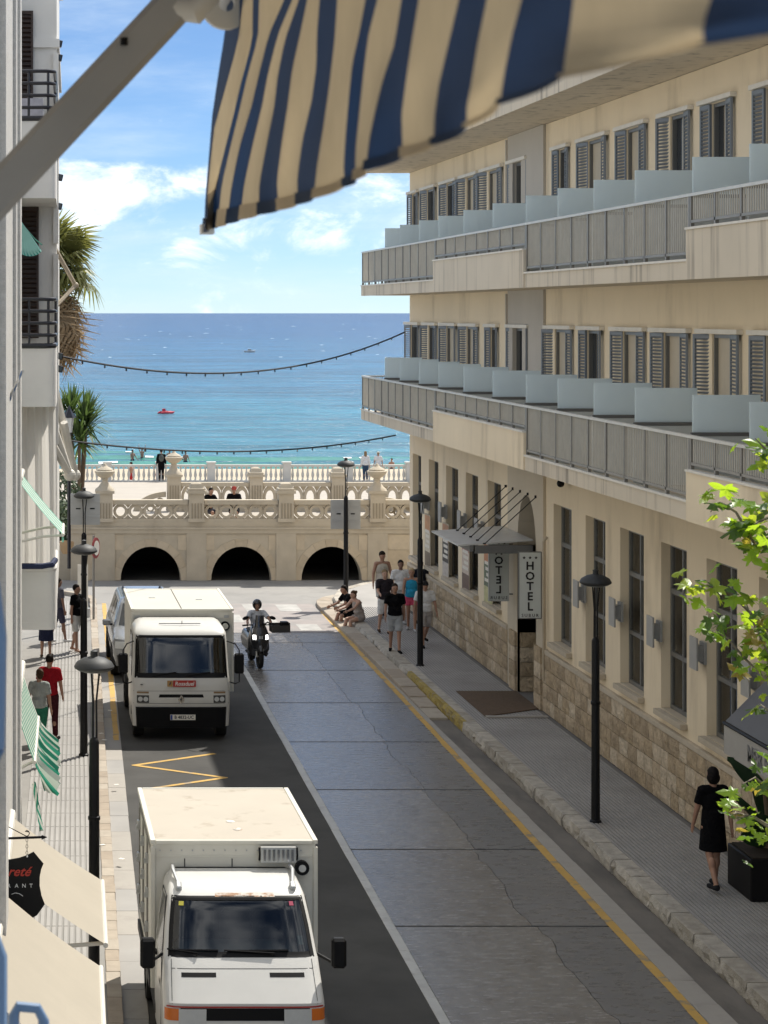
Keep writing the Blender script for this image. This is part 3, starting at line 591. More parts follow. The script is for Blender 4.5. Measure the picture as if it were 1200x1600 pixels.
for k, (yy0, xa, xb) in enumerate(((164, -30, 60), (172, -5, 34), (181, -20, 12))):        # breaking waves
    mb = MB(); xs = [xa+(xb-xa)*i/60 for i in range(61)]; yo = [yy0+1.6*math.sin(x*.21+k)+.5*math.sin(x*.9) for x in xs]; h = [.28*max(.1, math.sin(math.pi*i/60)) for i in range(61)]
    mb.grid([[(x, y-1.4, ZS-.03) for x, y in zip(xs, yo)], [(x, y-.4, ZS+q*.55) for x, y, q in zip(xs, yo, h)], [(x, y, ZS+q) for x, y, q in zip(xs, yo, h)], [(x, y+1.8, ZS-.03) for x, y in zip(xs, yo)]])
    mb.build('wave', WAVEM, smooth=True, kind='stuff')
    mb = MB()
    for i in range(60):
        if r3.random() < .05: mb.face([(xs[i], yo[i]-.5-r3.random()*.4, ZS+h[i]*.5+.02), (xs[i+1], yo[i+1]-.5, ZS+h[i+1]*.55+.02), (xs[i+1], yo[i+1]-.1, ZS+h[i+1]*.95+.02), (xs[i], yo[i]-.1, ZS+h[i]*.95+.02)])
    mb.build('foam', FOAM, kind='stuff')
mb = MB()
for k in range(45):
    y = 10**r3.uniform(2.75, 3.4); px = r3.uniform(90, 640); x = (px-VX)*y/F; l = y*r3.uniform(.0008, .002); mb.face([(x, y, ZS+.03), (x+l, y, ZS+.03), (x+l*.9, y+l*.7, ZS+.05), (x+l*.1, y+l*.7, ZS+.05)])
mb.build('foam_flecks', FOAM, kind='stuff')
# plaza behind the balustrade, falling to the sea rail
PLAZA = M('plaza_paving', (.42, .375, .315), .85, .1, .6, .02, 60, coord='World')
def pz(y): return 1.55-(y-72)*(2.45/53)
mb = MB(); mb.grid([[(x, 72.6, 1.5), (x, 81.5, 1.4)] for x in (1.7, 60)]); mb.grid([[(x, 81.5, 1.4), (x, 126, -.92)] for x in (-60, 80)]); mb.build('plaza', PLAZA, kind='structure')
mb = MB(); mb.box(-60, 80, 126, 126.6, -2.6, -.92); mb.box(-60, 1.7, 72.62, 81.45, -.1, 1.1); mb.build('sea_wall', SAND, kind='structure')
# front wall with three arches
pw = thing('promenade_wall', 'sandstone promenade wall with three dark arches across the end of the street', 'wall', (8, 72, 0))
PY = 72.0; AC = [(p-VX)*PY/F for p in (235.5, 377, 518)]; AR = 1.0; AZ = 1.12
mb = MB(); px_ = [1.7]+[(a+b)/2 for a, b in zip(AC, AC[1:])]
edges = [2.1]+[(a+b)/2 for a, b in zip(AC, AC[1:])]+[AC[-1]+1.5]
for c, e0, e1 in zip(AC, edges, edges[1:]):
    n = 20; arc = [(c-AR*math.cos(math.pi*i/n), AZ*math.sin(math.pi*i/n)) for i in range(n+1)]
    for y in (PY, PY+.6): mb.grid([[(x, y, z) for x, z in arc], [(x, y, 1.56) for x, z in arc]])
    mb.grid([[(x, PY, z) for x, z in arc], [(x, PY+.6, z) for x, z in arc]])
    mb.box(e0, c-AR, PY, PY+.6, -.1, 1.56); mb.box(c+AR, e1, PY, PY+.6, -.1, 1.56)
mb.box(1.7, 2.1, PY, PY+.6, -.1, 1.56); mb.box(edges[-1], 40, PY, PY+.6, -.1, 1.56)
mb.build('wall', SAND, pw)
mb = MB(); mb.box(1.72, 40, PY+6, PY+6.3, -.1, 1.38); [mb.box(x, x+.3, PY+.61, PY+6, -.1, 1.38) for x in [1.75]+[(a+b)/2-.15 for a, b in zip(AC, AC[1:])]+[AC[-1]+1.5]]; mb.box(1.72, 16, PY+.61, PY+6, 1.385, 1.45); mb.build('tunnel_back', M('tunnel_dark', (.05, .045, .04), .9), pw)  # unlit tunnel behind the arches, its darkness put into a near-black colour
VO = [M('voussoir', c, .85, .12, 4, .03, 40, coord='World', dark=(.36, .30, .22), dscale=2, dmin=.5, dmax=.75, damt=.5) for c in ((.56, .47, .345), (.53, .44, .32), (.58, .49, .365))]
for c in AC:
    n = 9
    for i in range(n):
        t0, t1 = math.pi*(i+.02)/n, math.pi*(i+.98)/n; q = []
        for r, t in ((1.0, t0), (1.0, (t0+t1)/2), (1.0, t1), (1.26, t1), (1.26, t0)): q.append((c-AR*r*math.cos(t)*1.0, PY-.022, AZ*r*math.sin(t) if r == 1 else (AZ+.26)*math.sin(t)))
        p = MB(); p.prism(q, (0, .03, 0)); p.build('voussoir', VO[i % 3], pw)
    # blocks of the spandrel courses
for e0, e1, c in zip(edges, edges[1:], AC):
    for k, (z0, z1) in enumerate(((.02, .5), (.5, 1.0), (1.0, 1.5))):
        zz_ = min(z1/1.38, 1); dx = 1.26*math.sqrt(max(0, 1-(z0/1.38)**2))+.02
        for a, b in ((e0, c-dx), (c+dx, e1)):
            if b-a > .12: p = MB(); p.box(a+.012, b-.012, PY-.02, PY+.01, z0+.012, z1); p.build('stone_block', VO[k], pw)
x = edges[-1]
for k in range(3):
    for j in range(7): p = MB(); p.box(edges[-1]+j*1.3+.012, edges[-1]+j*1.3+1.29, PY-.02, PY+.01, .02+.5*k, .508+.5*k); p.build('stone_block', VO[(k+j) % 3], pw)
PX = [(p-VX)*PY/F for p in (164, 307, 447, 590)]; PX.append(PX[-1]+(PX[-1]-PX[-2])); PX.append(PX[-1]+2.98)
mb = MB(); mb.box(1.68, 40, PY-.06, PY+.6, 1.562, 1.70); mb.box(1.66, 40, PY-.10, PY+.6, 1.70, 1.76); mb.build('string_course', SAND, pw)
mb = MB(); mb.box(1.7, 40, PY, PY+.5, 1.76, 1.94); mb.build('dado', SAND, pw)
for x in PX: p = MB(); p.box(x-.33, x+.33, PY-.055, PY-.001, 0, 1.56); p.build('pilaster', SAND, pw)
settle(pw)
def annulus(ro, ri, d, n=18):
    mb = MB(); an = [2*math.pi*i/n for i in range(n)]
    rings = [[(r*math.cos(t), y, r*math.sin(t)) for t in an] for r, y in ((ro, 0), (ro, d), (ri, d), (ri, 0))]; rings.append(rings[0]); v = mb.grid(rings, True)
    bmesh.ops.remove_doubles(mb.bm, verts=mb.bm.verts, dist=1e-5); return mb.mesh('roundel', SAND)
RO = annulus(.24, .15, .16)
def petal():
    mb = MB()
    for sx in (-1, 1):
        for sz in (-1, 1): mb.prism([(sx*.25, .02, sz*.25), (sx*.25, .02, sz*.12), (sx*.12, .02, sz*.25)], (0, .1, 0))
    return mb.mesh('corner_tracery', SAND)
PT = petal()
def baluster_row(name, label, y, xs, zb, zr, group, caps):
    t = thing(name, label, 'balustrade', (xs[0], y, zb), group=group)
    for i, (a, b) in enumerate(zip(xs, xs[1:])):
        a2, b2 = a+.27, b-.27
        p = MB(); p.box(a2, b2, y-.02, y+.24, zb, zb+.10); p.build('base_rail', SAND, t)
        p = MB(); p.box(a2, b2, y-.05, y+.27, zr-.15, zr); p.build('top_rail', SAND, t)
        n = round((b2-a2)/.5); w = (b2-a2)/n; zc = (zb+.10+zr-.15)/2; s = (zr-.15-zb-.10)/.47
        for k in range(n):
            o = link('roundel', RO, t, (a2+w*(k+.5), y+.04, zc)); o.scale = (w/.5, 1, s)
            o = link('corner_tracery', PT, t, (a2+w*(k+.5), y+.05, zc)); o.scale = (w/.5, 1, s)
        p = MB(); [p.box(a2+w*k-.014, a2+w*k+.014, y+.06, y+.18, zb+.10, zr-.15) for k in range(1, n)]; p.build('divider_bars', SAND, t, kind='stuff')
    for x, kind in zip(xs, caps):
        zt = zr+.22; hw = .25
        p = MB(); p.box(x-hw, x+hw, y-.13, y+.37, zb, zt); po = p.build('pillar', SAND, t)
        for k in range(4): p = MB(); p.box(x-.17+.1*k, x-.13+.1*k, y-.150, y-.131, zb+.12, zr-.1); p.build('flute', SANDJ, po)
        p = MB(); p.box(x-hw-.06, x+hw+.06, y-.19, y+.43, zt, zt+.09); p.box(x-hw-.03, x+hw+.03, y-.16, y+.40, zb, zb+.12); p.build('moulding', SAND, po, kind='stuff')
        if kind == 'cap':
            mb = MB(); c = (x, y+.12, zt+.09); rows = []
            for h, z in ((.27, 0), (.27, .07), (.22, .10), (.17, .22), (.10, .26), (.02, .27)): rows.append([(x+sx*h, y+.12+sy*h, zt+.09+z) for sx, sy in ((-1, -1), (1, -1), (1, 1), (-1, 1))])
            v = mb.grid(rows, True); mb.bm.faces.new(v[-1]); mb.build('cap', SAND, po)
        elif kind:
            p = MB(); p.lathe((x, y+.12, zt+.09), [(.33, 0), (.31, .05), (.22, .12), (.12, .26), (.095, .33), (.12, .37), (.10, .40), (.20, .45), (.29, .53), (.335, .60), (.335, .64), (.25, .67), (.27, .69), (.22, .73), (.12, .78), (.06, .83), (.05, .87), (.01, .89)], 14); p.build('urn', SAND, po, smooth=50)
    return settle(t)
baluster_row('balustrade', 'front sandstone balustrade with round tracery above the arches', PY+.03, PX, 1.94, 2.66, 'sandstone balustrades', ['urn', 'cap', 'cap', 'urn', 'cap', 'cap'])
Y2 = 82.0; PX2 = [(p-VX)*Y2/F for p in (272, 400, 528)]; PX2 += [PX2[-1]+3.1, PX2[-1]+6.2]
b2 = baluster_row('balustrade', 'second sandstone balustrade standing behind the front one on the promenade', Y2, PX2, 1.38, 2.46, 'sandstone balustrades', ['urn', 'cap', 'cap', 'cap', 'cap'])
mb = MB(); mb.box(PX2[0]-.25, 40, Y2, Y2+.3, 1.2, 1.75); b2w = mb.build('dado', SAND, None); b2w.parent = b2; b2w.matrix_parent_inverse = b2.children[0].matrix_parent_inverse
def scroll(x, y, s, label, zb):
    mb = MB(); n = 10; L_ = [(x, y, zb)]+[(x+s*1.25*math.sin(math.pi/2*i/n), y, zb+.85*math.cos(math.pi/2*i/n)) for i in range(n+1)]
    rows_o = [(x+s*1.25*math.sin(math.pi/2*i/n), zb+.85*math.cos(math.pi/2*i/n)) for i in range(n+1)]; rows_i = [(x+s*1.02*math.sin(math.pi/2*i/n), zb+.66*math.cos(math.pi/2*i/n)) for i in range(n+1)]
    mb.grid([[(p, yy, q) for p, q in rr] for rr, yy in ((rows_o, y), (rows_o, y+.2), (rows_i, y+.2), (rows_i, y), (rows_o, y))])
    t = mb.build('scroll', SAND); tag(t, label, 'stone scroll', 'quarter round scrolls')
    p = MB(); p.box(min(x, x+s*1.25), max(x, x+s*1.25), y-.01, y+.21, zb-.1, zb+.08); p.build('foot', SAND, t)
    for i in range(3):
        a = R(20+25*i); o = link('roundel', RO, t, (x+s*.62*math.sin(a), y+.05, zb+.10+.40*math.cos(a))); o.scale = (.62, .8, .62)
scroll(PX[3]+.3, PY+.33, 1, 'quarter round tracery scroll right of the right urn pillar', 1.85)
scroll(PX2[0]-.3, Y2+.05, -1, 'quarter round tracery scroll left of the tall urn pillar behind', 1.25)
# sea rail with white balusters
st = thing('sea_railing', 'long white baluster railing along the beach', 'railing', (10, 126, -.9)); WST = M('white_stone', (.62, .60, .55), .7, .08, 3)
bal = MB(); bal.lathe((0, 0, 0), [(.07, 0), (.07, .05), (.04, .09), (.085, .25), (.09, .34), (.045, .56), (.04, .68), (.075, .72), (.075, .78)], 8); BAL = bal.mesh('baluster', WST, 50)
def rail_run(x0, x1, y, zb):
    p = MB(); p.box(x0, x1, y-.13, y+.13, zb, zb+.10); p.build('base_rail', WST, st); p = MB(); p.box(x0, x1, y-.14, y+.14, zb+.88, zb+1.0); p.build('top_rail', WST, st)
    n = int((x1-x0)/.27)
    for k in range(n): link('baluster', BAL, st, (x0+(x1-x0)*(k+.5)/n, y, zb+.10))
sx = [(p-VX)*125.6/F for p in (105, 168, 250, 330, 448, 545, 640, 760)]
for a, b in zip(sx, sx[1:]): rail_run(a+.2, b-.2, 125.6, -.9)
for x in sx: p = MB(); p.box(x-.22, x+.22, 125.38, 125.82, -.9, .18); q = p.build('pier', WST, st); p = MB(); p.box(x-.27, x+.27, 125.33, 125.87, .18, .26); p.build('cap', WST, q)
settle(st)

# ------------------------------------------------------------------ street lamps and signs
def lamp(base, label, top, panel=None):
    t = thing('street_lamp', label, 'street lamp', base, group='black mushroom street lamps'); h = top-base[2]
    p = MB(); p.lathe((0, 0, 0), [(.10, 0), (.10, .03), (.075, .05), (.072, 1.0), (.066, h-1.15), (.060, h-1.13), (.045, h-1.10), (.02, h-1.08)], 14); p.build('pole', LAMPM, t, smooth=40)
    p = MB(); p.lathe((0, 0, 0), [(.075, 2.0), (.082, 2.01), (.082, 2.05), (.07, 2.06)], 14); p.build('collar', LAMPM, t, smooth=40)
    for a in (0, 2.1, 4.2):
        p = MB(); p.tube([(.035*math.cos(a), .035*math.sin(a), h-1.2), (.030*math.cos(a), .030*math.sin(a), h-.6), (.075*math.cos(a), .075*math.sin(a), h-.16)], .013, 6); p.build('rod', LAMPM, t)
    p = MB(); p.lathe((0, 0, h), [(.02, -.20), (.20, -.20), (.262, -.165), (.268, -.14), (.235, -.085), (.15, -.035), (.05, -.01), (.045, .03), (.05, .06), (.01, .075)], 22); p.build('lamp_head', LAMPT, t, smooth=35)
    p = MB(); p.lathe((0, 0, h), [(.02, -.216), (.15, -.216), (.15, -.201), (.02, -.2005)], 18); p.build('diffuser', M('lamp_glass', (.35, .35, .33), .3) if 'lamp_glass' not in bpy.data.materials else bpy.data.materials['lamp_glass'], t)
    return t
lamp((9.80, 37.0, .19), 'black street lamp nearest to the camera on the hotel side of the street', 4.42)
lamp((9.84, 53.4, .19), 'black street lamp by the walking group in front of the hotel posters', 4.42)
L3 = lamp((9.85, 65.6, .19), 'black street lamp at the sunny corner in front of the promenade wall', 4.42)
lamp((.995, 28.9, .115), 'black street lamp nearest to the camera on the left pavement', 4.30)
lamp((1.275, 42.95, .115), 'black street lamp behind the nearest one on the left pavement', 4.30)
L6 = lamp((1.66, 55.8, .115), 'black street lamp farthest down the left pavement', 4.30)
SGB = M('sign_back', (.46, .47, .47), .45, .08, 2, metal=.3)
def board(label, x, y, z0, z1, w):
    t = thing('sign_board', label, 'sign', (x, y, z0)); h = z1-z0
    p = MB(); p.box(-w/2, w/2, -.012, .012, 0, h); p.build('panel', SGB, t)
    p = MB(); p.box(-w/2, w/2, -.03, -.0125, h*.25, h*.29); p.box(-w/2, w/2, -.03, -.0125, h*.72, h*.76); p.build('brace', SGB, t, kind='stuff')
    for k in (-1, 1): p = MB(); p.box(k*w*.24-.06, k*w*.24+.06, -.022, -.0126, h*.5, h*.54); p.build('clip', BLACK, t)
board('grey back of a road sign on the far left street lamp', 1.70, 56.0, 3.40, 4.20, .76)
board('grey back of a road sign on the corner street lamp by the promenade', 9.87, 65.8, 2.32, 3.20, .90)
t = thing('road_sign', 'round red road sign seen from the side on the left pavement', 'sign', (2.12, 62, .11)); REDS = M('sign_red', (.30, .03, .03), .5)
p = MB(); p.lathe((0, 0, 0), [(.035, 0), (.035, 2.4)], 8); p.build('post', RAIL, t)
p = MB(); n = 20; p.prism([(.05+.12*math.cos(2*math.pi*i/n), -.06+.24*math.cos(2*math.pi*i/n), 2.05+.30*math.sin(2*math.pi*i/n)) for i in range(n)], (.02, -.01, 0)); p.build('disc', REDS, t)
p = MB(); p.prism([(.06+.085*math.cos(2*math.pi*i/n)+.02, -.07+.17*math.cos(2*math.pi*i/n), 2.05+.21*math.sin(2*math.pi*i/n)) for i in range(n)], (.006, -.003, 0)); p.build('disc_face', TRIMW, t)
t = thing('notice_board', 'pale upright panel beside the left kerb near the junction', 'sign', (1.83, 62.6, .11)); p = MB(); p.box(-.15, .15, -.02, .02, .25, 1.5); p.build('panel', TRIMW, t); p = MB(); p.box(-.2, .2, -.1, .1, 0, .25); p.build('foot', SGB, t)
# festoon cables
CAB = M('cable', (.015, .015, .02), .6, 0)
def festoon(a, b, sag, label, n=40, bulbs=True):
    a, b = Vector(a), Vector(b); pts = [a.lerp(b, i/n)-Vector((0, 0, sag*4*(i/n)*(1-i/n))) for i in range(n+1)]
    t = thing('festoon_cable', label, 'cable', a, group='festoon cables over the street')
    p = MB(); p.tube([q-a for q in pts], .022, 5); p.build('cable', CAB, t)
    bm_ = MB(); bm_.lathe((0, 0, 0), [(.010, -.015), (.016, -.03), (.02, -.05), (.016, -.07), (.005, -.08)], 6); me = bm_.mesh('bulb', CAB)
    for q in pts[2:-1:2]: link('bulb', me, t, q-a)
def mid(px, py, Y): return at(px, py, Y)
festoon(mid(93, 556, 46), mid(632, 519, 62.5), .72, 'upper dark festoon cable sagging across the street in front of the sea')
festoon(mid(104, 688, 50), mid(618, 680, 63.3), .36, 'lower dark festoon cable sagging across the street above the balustrade')
# ------------------------------------------------------------------ buildings along the left pavement (local axes: out, along, up)
LROT = -math.atan(.0244)
def lframe(name, label, cat, b=0, z=0):
    t = thing(name, label, cat, (-.7+.0244*b, b, z), LROT); return t
st_b = lframe('stucco_building', 'rough white stucco building edge at the left side of the picture', 'building')
mb = MB(); mb.box(-9, 0, .6, 28, 0, 14.5); mb.build('wall', STUCCO, st_b)
for b0, b1, a in ((20.2, 21.0, .085), (25.6, 26.2, .04), (27.3, 28.02, .05)):
    p = MB(); p.box(-.01, a, b0, b1, 0.1, 14.4); p.build('pilaster', STUCCO, st_b, bevel=.01)
wb = lframe('apartment_building', 'white apartment building with black railed balconies on the left of the street', 'building', 0, 0)
mb = MB(); mb.box(-9, -.46, 28.01, 39, 0, 17); mb.build('wall', WALLW, wb)
mb = MB(); mb.box(-9, .42, 39.0, 47, 3.5, 15.6); mb.box(-9, -.9, 39.001, 58, 0, 3.499); mb.build('wall', WALLW, wb)
mb = MB(); mb.box(-9, .30, 47.001, 58, 3.5, 8.2); mb.build('wall', WALLW, wb)
mb = MB(); mb.box(-9, .50, 38.95, 47.05, 15.6, 15.75); mb.box(-.02, .47, 38.93, 47.03, 13.6, 13.75); mb.build('cornice', WALLW, wb)
for z in (10.5, 6.9): p = MB(); p.box(.36, .45, 38.9, 39.3, z-.4, z+3.0); p.build('corner_pilaster', WALLW, wb)
BROWN = M('brown_shutter', (.042, .024, .018), .55, .12, 4); BLK = M('black_rail', (.012, .012, .018), .35, 0)
def brown(a0, a1, z0, z1, b=38.93):
    mb = MB(); mb.box(a0, a0+.04, b-.05, b, z0, z1); mb.box(a1-.04, a1, b-.05, b, z0, z1); mb.box(a0+.04, a1-.04, b-.05, b, z1-.06, z1)
    f = mb.build('shutter', BROWN, wb); mb = MB(); n = int((z1-z0)/.085)
    for i in range(n): mb.ob(((a0+a1)/2, b-.03, z0+.05+i*.085), (a1-a0-.08, .06, .012), 0, R(-35))
    mb.build('slats', BROWN, f, kind='stuff'); mb = MB(); mb.box(a0+.04, a1-.04, b-.008, b-.002, z0, z1-.06); mb.build('shutter_back', BROWN, f)
brown(-.35, .10, 8.4, 10.75); brown(-.40, .0, 12.2, 14.25)
def balcony(z0, z1, rail, b0=36.4, b1=38.98, out=.43, r=.16):
    def outline(o, rr):
        pts = [(-.3, b0)]
        for k in range(7):
            t = R(-90+15*k); pts.append((o-rr+rr*math.cos(t), b0+rr+rr*math.sin(t)))
        pts.append((o, b1)); return pts
    ol = outline(out, r); mb = MB()
    mb.prism([(x, y, z0) for x, y in ol]+[(-.3, b1, z0)], (0, 0, .12)); mb.build('balcony_floor', WALLW, wb)
    mb = MB(); il = outline(out-.07, r-.07); il = [(x, y+.07 if i == 0 else y) for i, (x, y) in enumerate(il)]; il = [(x, max(y, b0+.07)) for x, y in il]
    mb.grid([[(x, y, z) for x, y in L_] for L_, z in ((ol, z0+.121), (ol, z1), (il, z1), (il, z0+.121))]); par = mb.build('balcony', WALLW, wb, smooth=40)
    p = MB(); p.tube([(x, y, z1+.02) for x, y in outline(out-.03, r)], .045, 8); p.build('coping', WALLW if not rail else BLK, par)
    for h in ([.20, .40, .60, .80] if rail else []):
        p = MB(); p.tube([(x, y, z1+h) for x, y in outline(out-.02, r)], .030, 8); p.build('rail', BLK, par)
    if rail:
        for x, y in ((-.02, b0), (.30, b0+.02), (out-.02, b0+1.4)): p = MB(); p.tube([(x, y, z1), (x, y, z1+.8)], .022, 6); p.build('rail_post', BLK, par)
balcony(3.55, 4.55, False); balcony(7.28, 8.28, True); balcony(10.75, 12.05, True, 36.0)
p = MB(); p.box(-.3, .2, 37.0, 37.6, 12.1, 12.5); lg = p.build('laundry', M('grey_cloth', (.42, .42, .48), .9, .2, 6), wb)
# hanging white curtain of the lowest balcony
CLOTH = thin('white_canvas', (.80, .78, .74), (.78, .75, .70), .5, .8, .06, 2)
mb = MB(); n = 60; rows = []
for k in range(10):
    t = k/9; rows.append([(-.32+.74*i/n, 36.85+.05*math.sin(i*.33+t)*(.4+t)+.012*math.sin(i*.9+2*t)-.25*(1-t)**3, 4.50+2.78*t+.05*math.sin(i*.4)*(1-t)) for i in range(n+1)])
rows2 = [[(.42+.02*math.sin(j*.9+k), 36.85+2.0*j/20, 4.50+2.78*k/9) for j in range(21)] for k in range(10)]
mb.grid(rows); cu_ = mb.build('curtain', CLOTH, None, smooth=True); cu_.location = (-.7, 0, 0); cu_.rotation_euler = (0, 0, LROT); tag(cu_, 'white canvas curtain hanging above the lowest rounded balcony', 'curtain')
DB = M('dark_blue_cloth', (.02, .03, .08), .8, .1)
p = MB(); p.tube([(-.3, 36.36, 4.62), (.20, 36.36, 4.62), (.36, 36.42, 4.64), (.415, 36.6, 4.70)], .05, 8); q = p.build('rope_border', DB, None); q.location = (-.7, 0, 0); q.rotation_euler = (0, 0, LROT); tag(q, 'dark blue rolled cloth along the lowest balcony top', 'cloth roll')
def ltop(o, label, cat, group=None): o.location = (-.7, 0, 0); o.rotation_euler = (0, 0, LROT); return tag(o, label, cat, group)
TANB = M('tan_arm', (.40, .33, .24), .5, .08, 4); IVORY = M('ivory_metal', (.66, .63, .56), .45, .06, 4)
def arm_thing(label, pts, r, mat):
    t = thing('awning_arm', label, 'awning arm', at(*pts[0]), group='folding awning arms on the left building'); o = Vector(at(*pts[0]))
    for a, b in zip(pts, pts[1:]):
        p = MB(); p.tube([Vector(at(*a))-o, Vector(at(*b))-o], r, 6); p.build('bar', mat, t)
    p = MB(); p.ell(Vector(at(*pts[1]))-o, (r*1.5,)*3); p.build('joint', mat, t)
arm_thing('tan folding awning arm in front of the palm', [(62, 345, 39.5), (118, 446, 40), (88, 478, 39.5)], .04, TANB)
arm_thing('ivory awning arm beneath the black balcony, inner one', [(72, 630, 39.5), (109, 742, 40), (70, 672, 39.4)], .075, IVORY)
arm_thing('ivory awning arm above the promenade plants, outer one', [(86, 610, 41), (117, 742, 41.5), (100, 660, 41)], .075, IVORY)
for i, (px, py) in enumerate(((89, 68), (89, 90), (90, 277), (89, 322), (90, 556), (90, 576))):
    c = at(px, py, 39.3); t = thing('floodlight', ['upper black floodlight near the roof corner of the left building', 'second black floodlight under the roof corner of the left building', 'small black floodlight beside the awning bar end', 'black floodlight above the palm crown', 'black floodlight where the upper cable ends', 'lowest black floodlight under the upper cable end'][i], 'floodlight', c, 0, 'black floodlights on the left building corner')
    p = MB(); p.ob((.02, 0, 0), (.15, .14, .12), 0, 0, R(12)); p.build('housing', BLK, t, bevel=.01); p = MB(); p.box(-.16, -.06, -.02, .02, -.02, .02); p.build('bracket', BLK, t); p = MB(); p.ob((.02, -.074, 0), (.11, .006, .08), 0, 0, R(12)); p.build('lens', WINGL, t)
# striped awnings
GREENS = thin('awning_green', (.03, .26, .17), (.03, .26, .17), .3, .8, .08, 3); WHITEA = thin('awning_white', (.66, .68, .62), (.62, .64, .56), .3, .8, .06, 3)
MINT = thin('awning_mint', (.20, .52, .40), (.2, .5, .4), .3, .8, .08, 3); BEIGEA = thin('awning_beige', (.43, .385, .31), (.45, .38, .28), .16, .85, .05, 2)
def striped(name, label, a0, z0, a1, z1, b0, b1, n, mats, val=0.0, arm=True, flap=0):
    t = thing(name, label, 'awning', (-.7+.0244*b0, b0, z0), LROT)
    mb = MB()
    for i in range(n):
        y0, y1 = (b1-b0)*i/n, (b1-b0)*(i+1)/n; mb.mi = i % len(mats)
        mb.grid([[(a0+(a1-a0)*k/6, y, z1*k/6-z0*k/6-.03*math.sin(math.pi*k/6)) for k in range(7)] for y in (y0, y1)])
    mb.build('fabric', mats, t)
    if val:
        mb = MB()
        for i in range(n):
            y0, y1 = (b1-b0)*i/n, (b1-b0)*(i+1)/n; mb.mi = i % len(mats); rows = []
            for k in range(5):
                rows.append([(a1+flap*(k/4)**1.3*(1+.5*math.sin(i*1.3+j))+.02*math.sin(i*2.1+j*2), y0+(y1-y0)*j/4, (z1-z0)-(val*(.75+.35*math.sin(math.pi*j/4)))*k/4) for j in range(5)])
            mb.grid(rows)
        mb.build('valance', mats, t, smooth=True)
    if arm:
        for y in (.15, b1-b0-.15):
            p = MB(); p.tube([(a0, y, -.75*(z0-z1)-.35), ((a0+a1)/2+.03, y, (z1-z0)*.8-.22), (a1-.02, y, z1-z0-.03)], .022, 6); p.build('arm', IVORY, t)
    p = MB(); p.tube([(a1, 0, z1-z0-.01), (a1, b1-b0, z1-z0-.01)], .028, 8); p.build('front_bar', IVORY, t)
    p = MB(); p.tube([(a0+.03, 0, .01), (a0+.03, b1-b0, .01)], .05, 8); p.build('roller', IVORY, t)
    return t
striped('striped_awning', 'pale mint and white awning above the lowest rounded balcony', -.15, 6.25, .55, 5.40, 33.9, 35.6, 9, [MINT, WHITEA], .12)
striped('striped_awning', 'green and white striped awning with wavy valance above the pavement', -.06, 3.72, .20, 2.95, 28.6, 31.8, 24, [GREENS, WHITEA], .42, True, .22)
BE = [BEIGEA]
striped('beige_awning', 'beige canvas awning behind the black restaurant sign', -.02, 3.15, 1.04, 2.40, 22.25, 24.75, 3, BE)
striped('beige_awning', 'nearest beige canvas awning in the bottom left corner', -.02, 3.15, .98, 2.40, 18.2, 21.5, 3, BE)
# green cloth tail blown from the striped awning's end
mb = MB(); rows = [[(.20+.10*k/6+.03*math.sin(k+j), 28.2+.06*j, 2.78-.62*k/6-.02*j) for j in range(6)] for k in range(7)]
for j in range(5): mb.mi = j % 2; mb.grid([[r_[j] for r_ in rows], [r_[j+1] for r_ in rows]])
ltop(mb.build('cloth_tail', [GREENS, WHITEA], None), 'loose green and white end of valance hanging below the striped awning', 'cloth')
p = MB(); c = [(0, 0, 0)]
t = thing('hanging_cloth', 'turquoise green cloth bunched in front of the brown shutter', 'cloth', at(45, 378, 36.2)); mb = MB()
for k in range(16):
    a = R(-150+8*k); mb.mi = k % 2; mb.face([(-.12, .0, .34), (-.10+.06*math.sin(a), -.03, .06), (.02+.26*math.cos(a)*.8, -.05-.02*(k % 2), -.10+.14*math.sin(a)), (.02+.26*math.cos(a+.15)*.8, -.05, -.10+.14*math.sin(a+.15))])
mb.build('cloth', [M('turquoise', (.05, .42, .34), .8, .1), M('turquoise_pale', (.30, .58, .50), .8, .1)], t); p = MB(); p.tube([(-.22, .02, .42), (.1, 0, .05), (.22, -.02, -.05)], .012, 6); p.build('pole', MINT, t)
p = MB(); p.ell((-.14, .05, .02), (.10, .08, .18)); p.build('bundle', WHITEA, t, smooth=True)
# striped blue cloth on the stucco wall
t = thing('striped_cloth', 'small blue and white striped cloth drying on the stucco wall', 'cloth', at(12, 620, 24.5)); mb = MB(); SB = M('cloth_blue', (.12, .2, .36), .85, .1); SW = M('cloth_white', (.6, .6, .6), .85, .1)
for k in range(9): mb.mi = k % 2; mb.grid([[(.16-.03*k, -.02*j, .28-.07*k+.03*math.sin(j+k)) for j in range(5)], [(.16-.03*(k+1), -.02*j, .28-.07*(k+1)+.03*math.sin(j+k+1)) for j in range(5)]])
mb.build('cloth', [SB, SW], t); p = MB(); p.tube([(-.2, 0, -.4), (.18, 0, .3)], .015, 6); p.build('rod', IVORY, t)
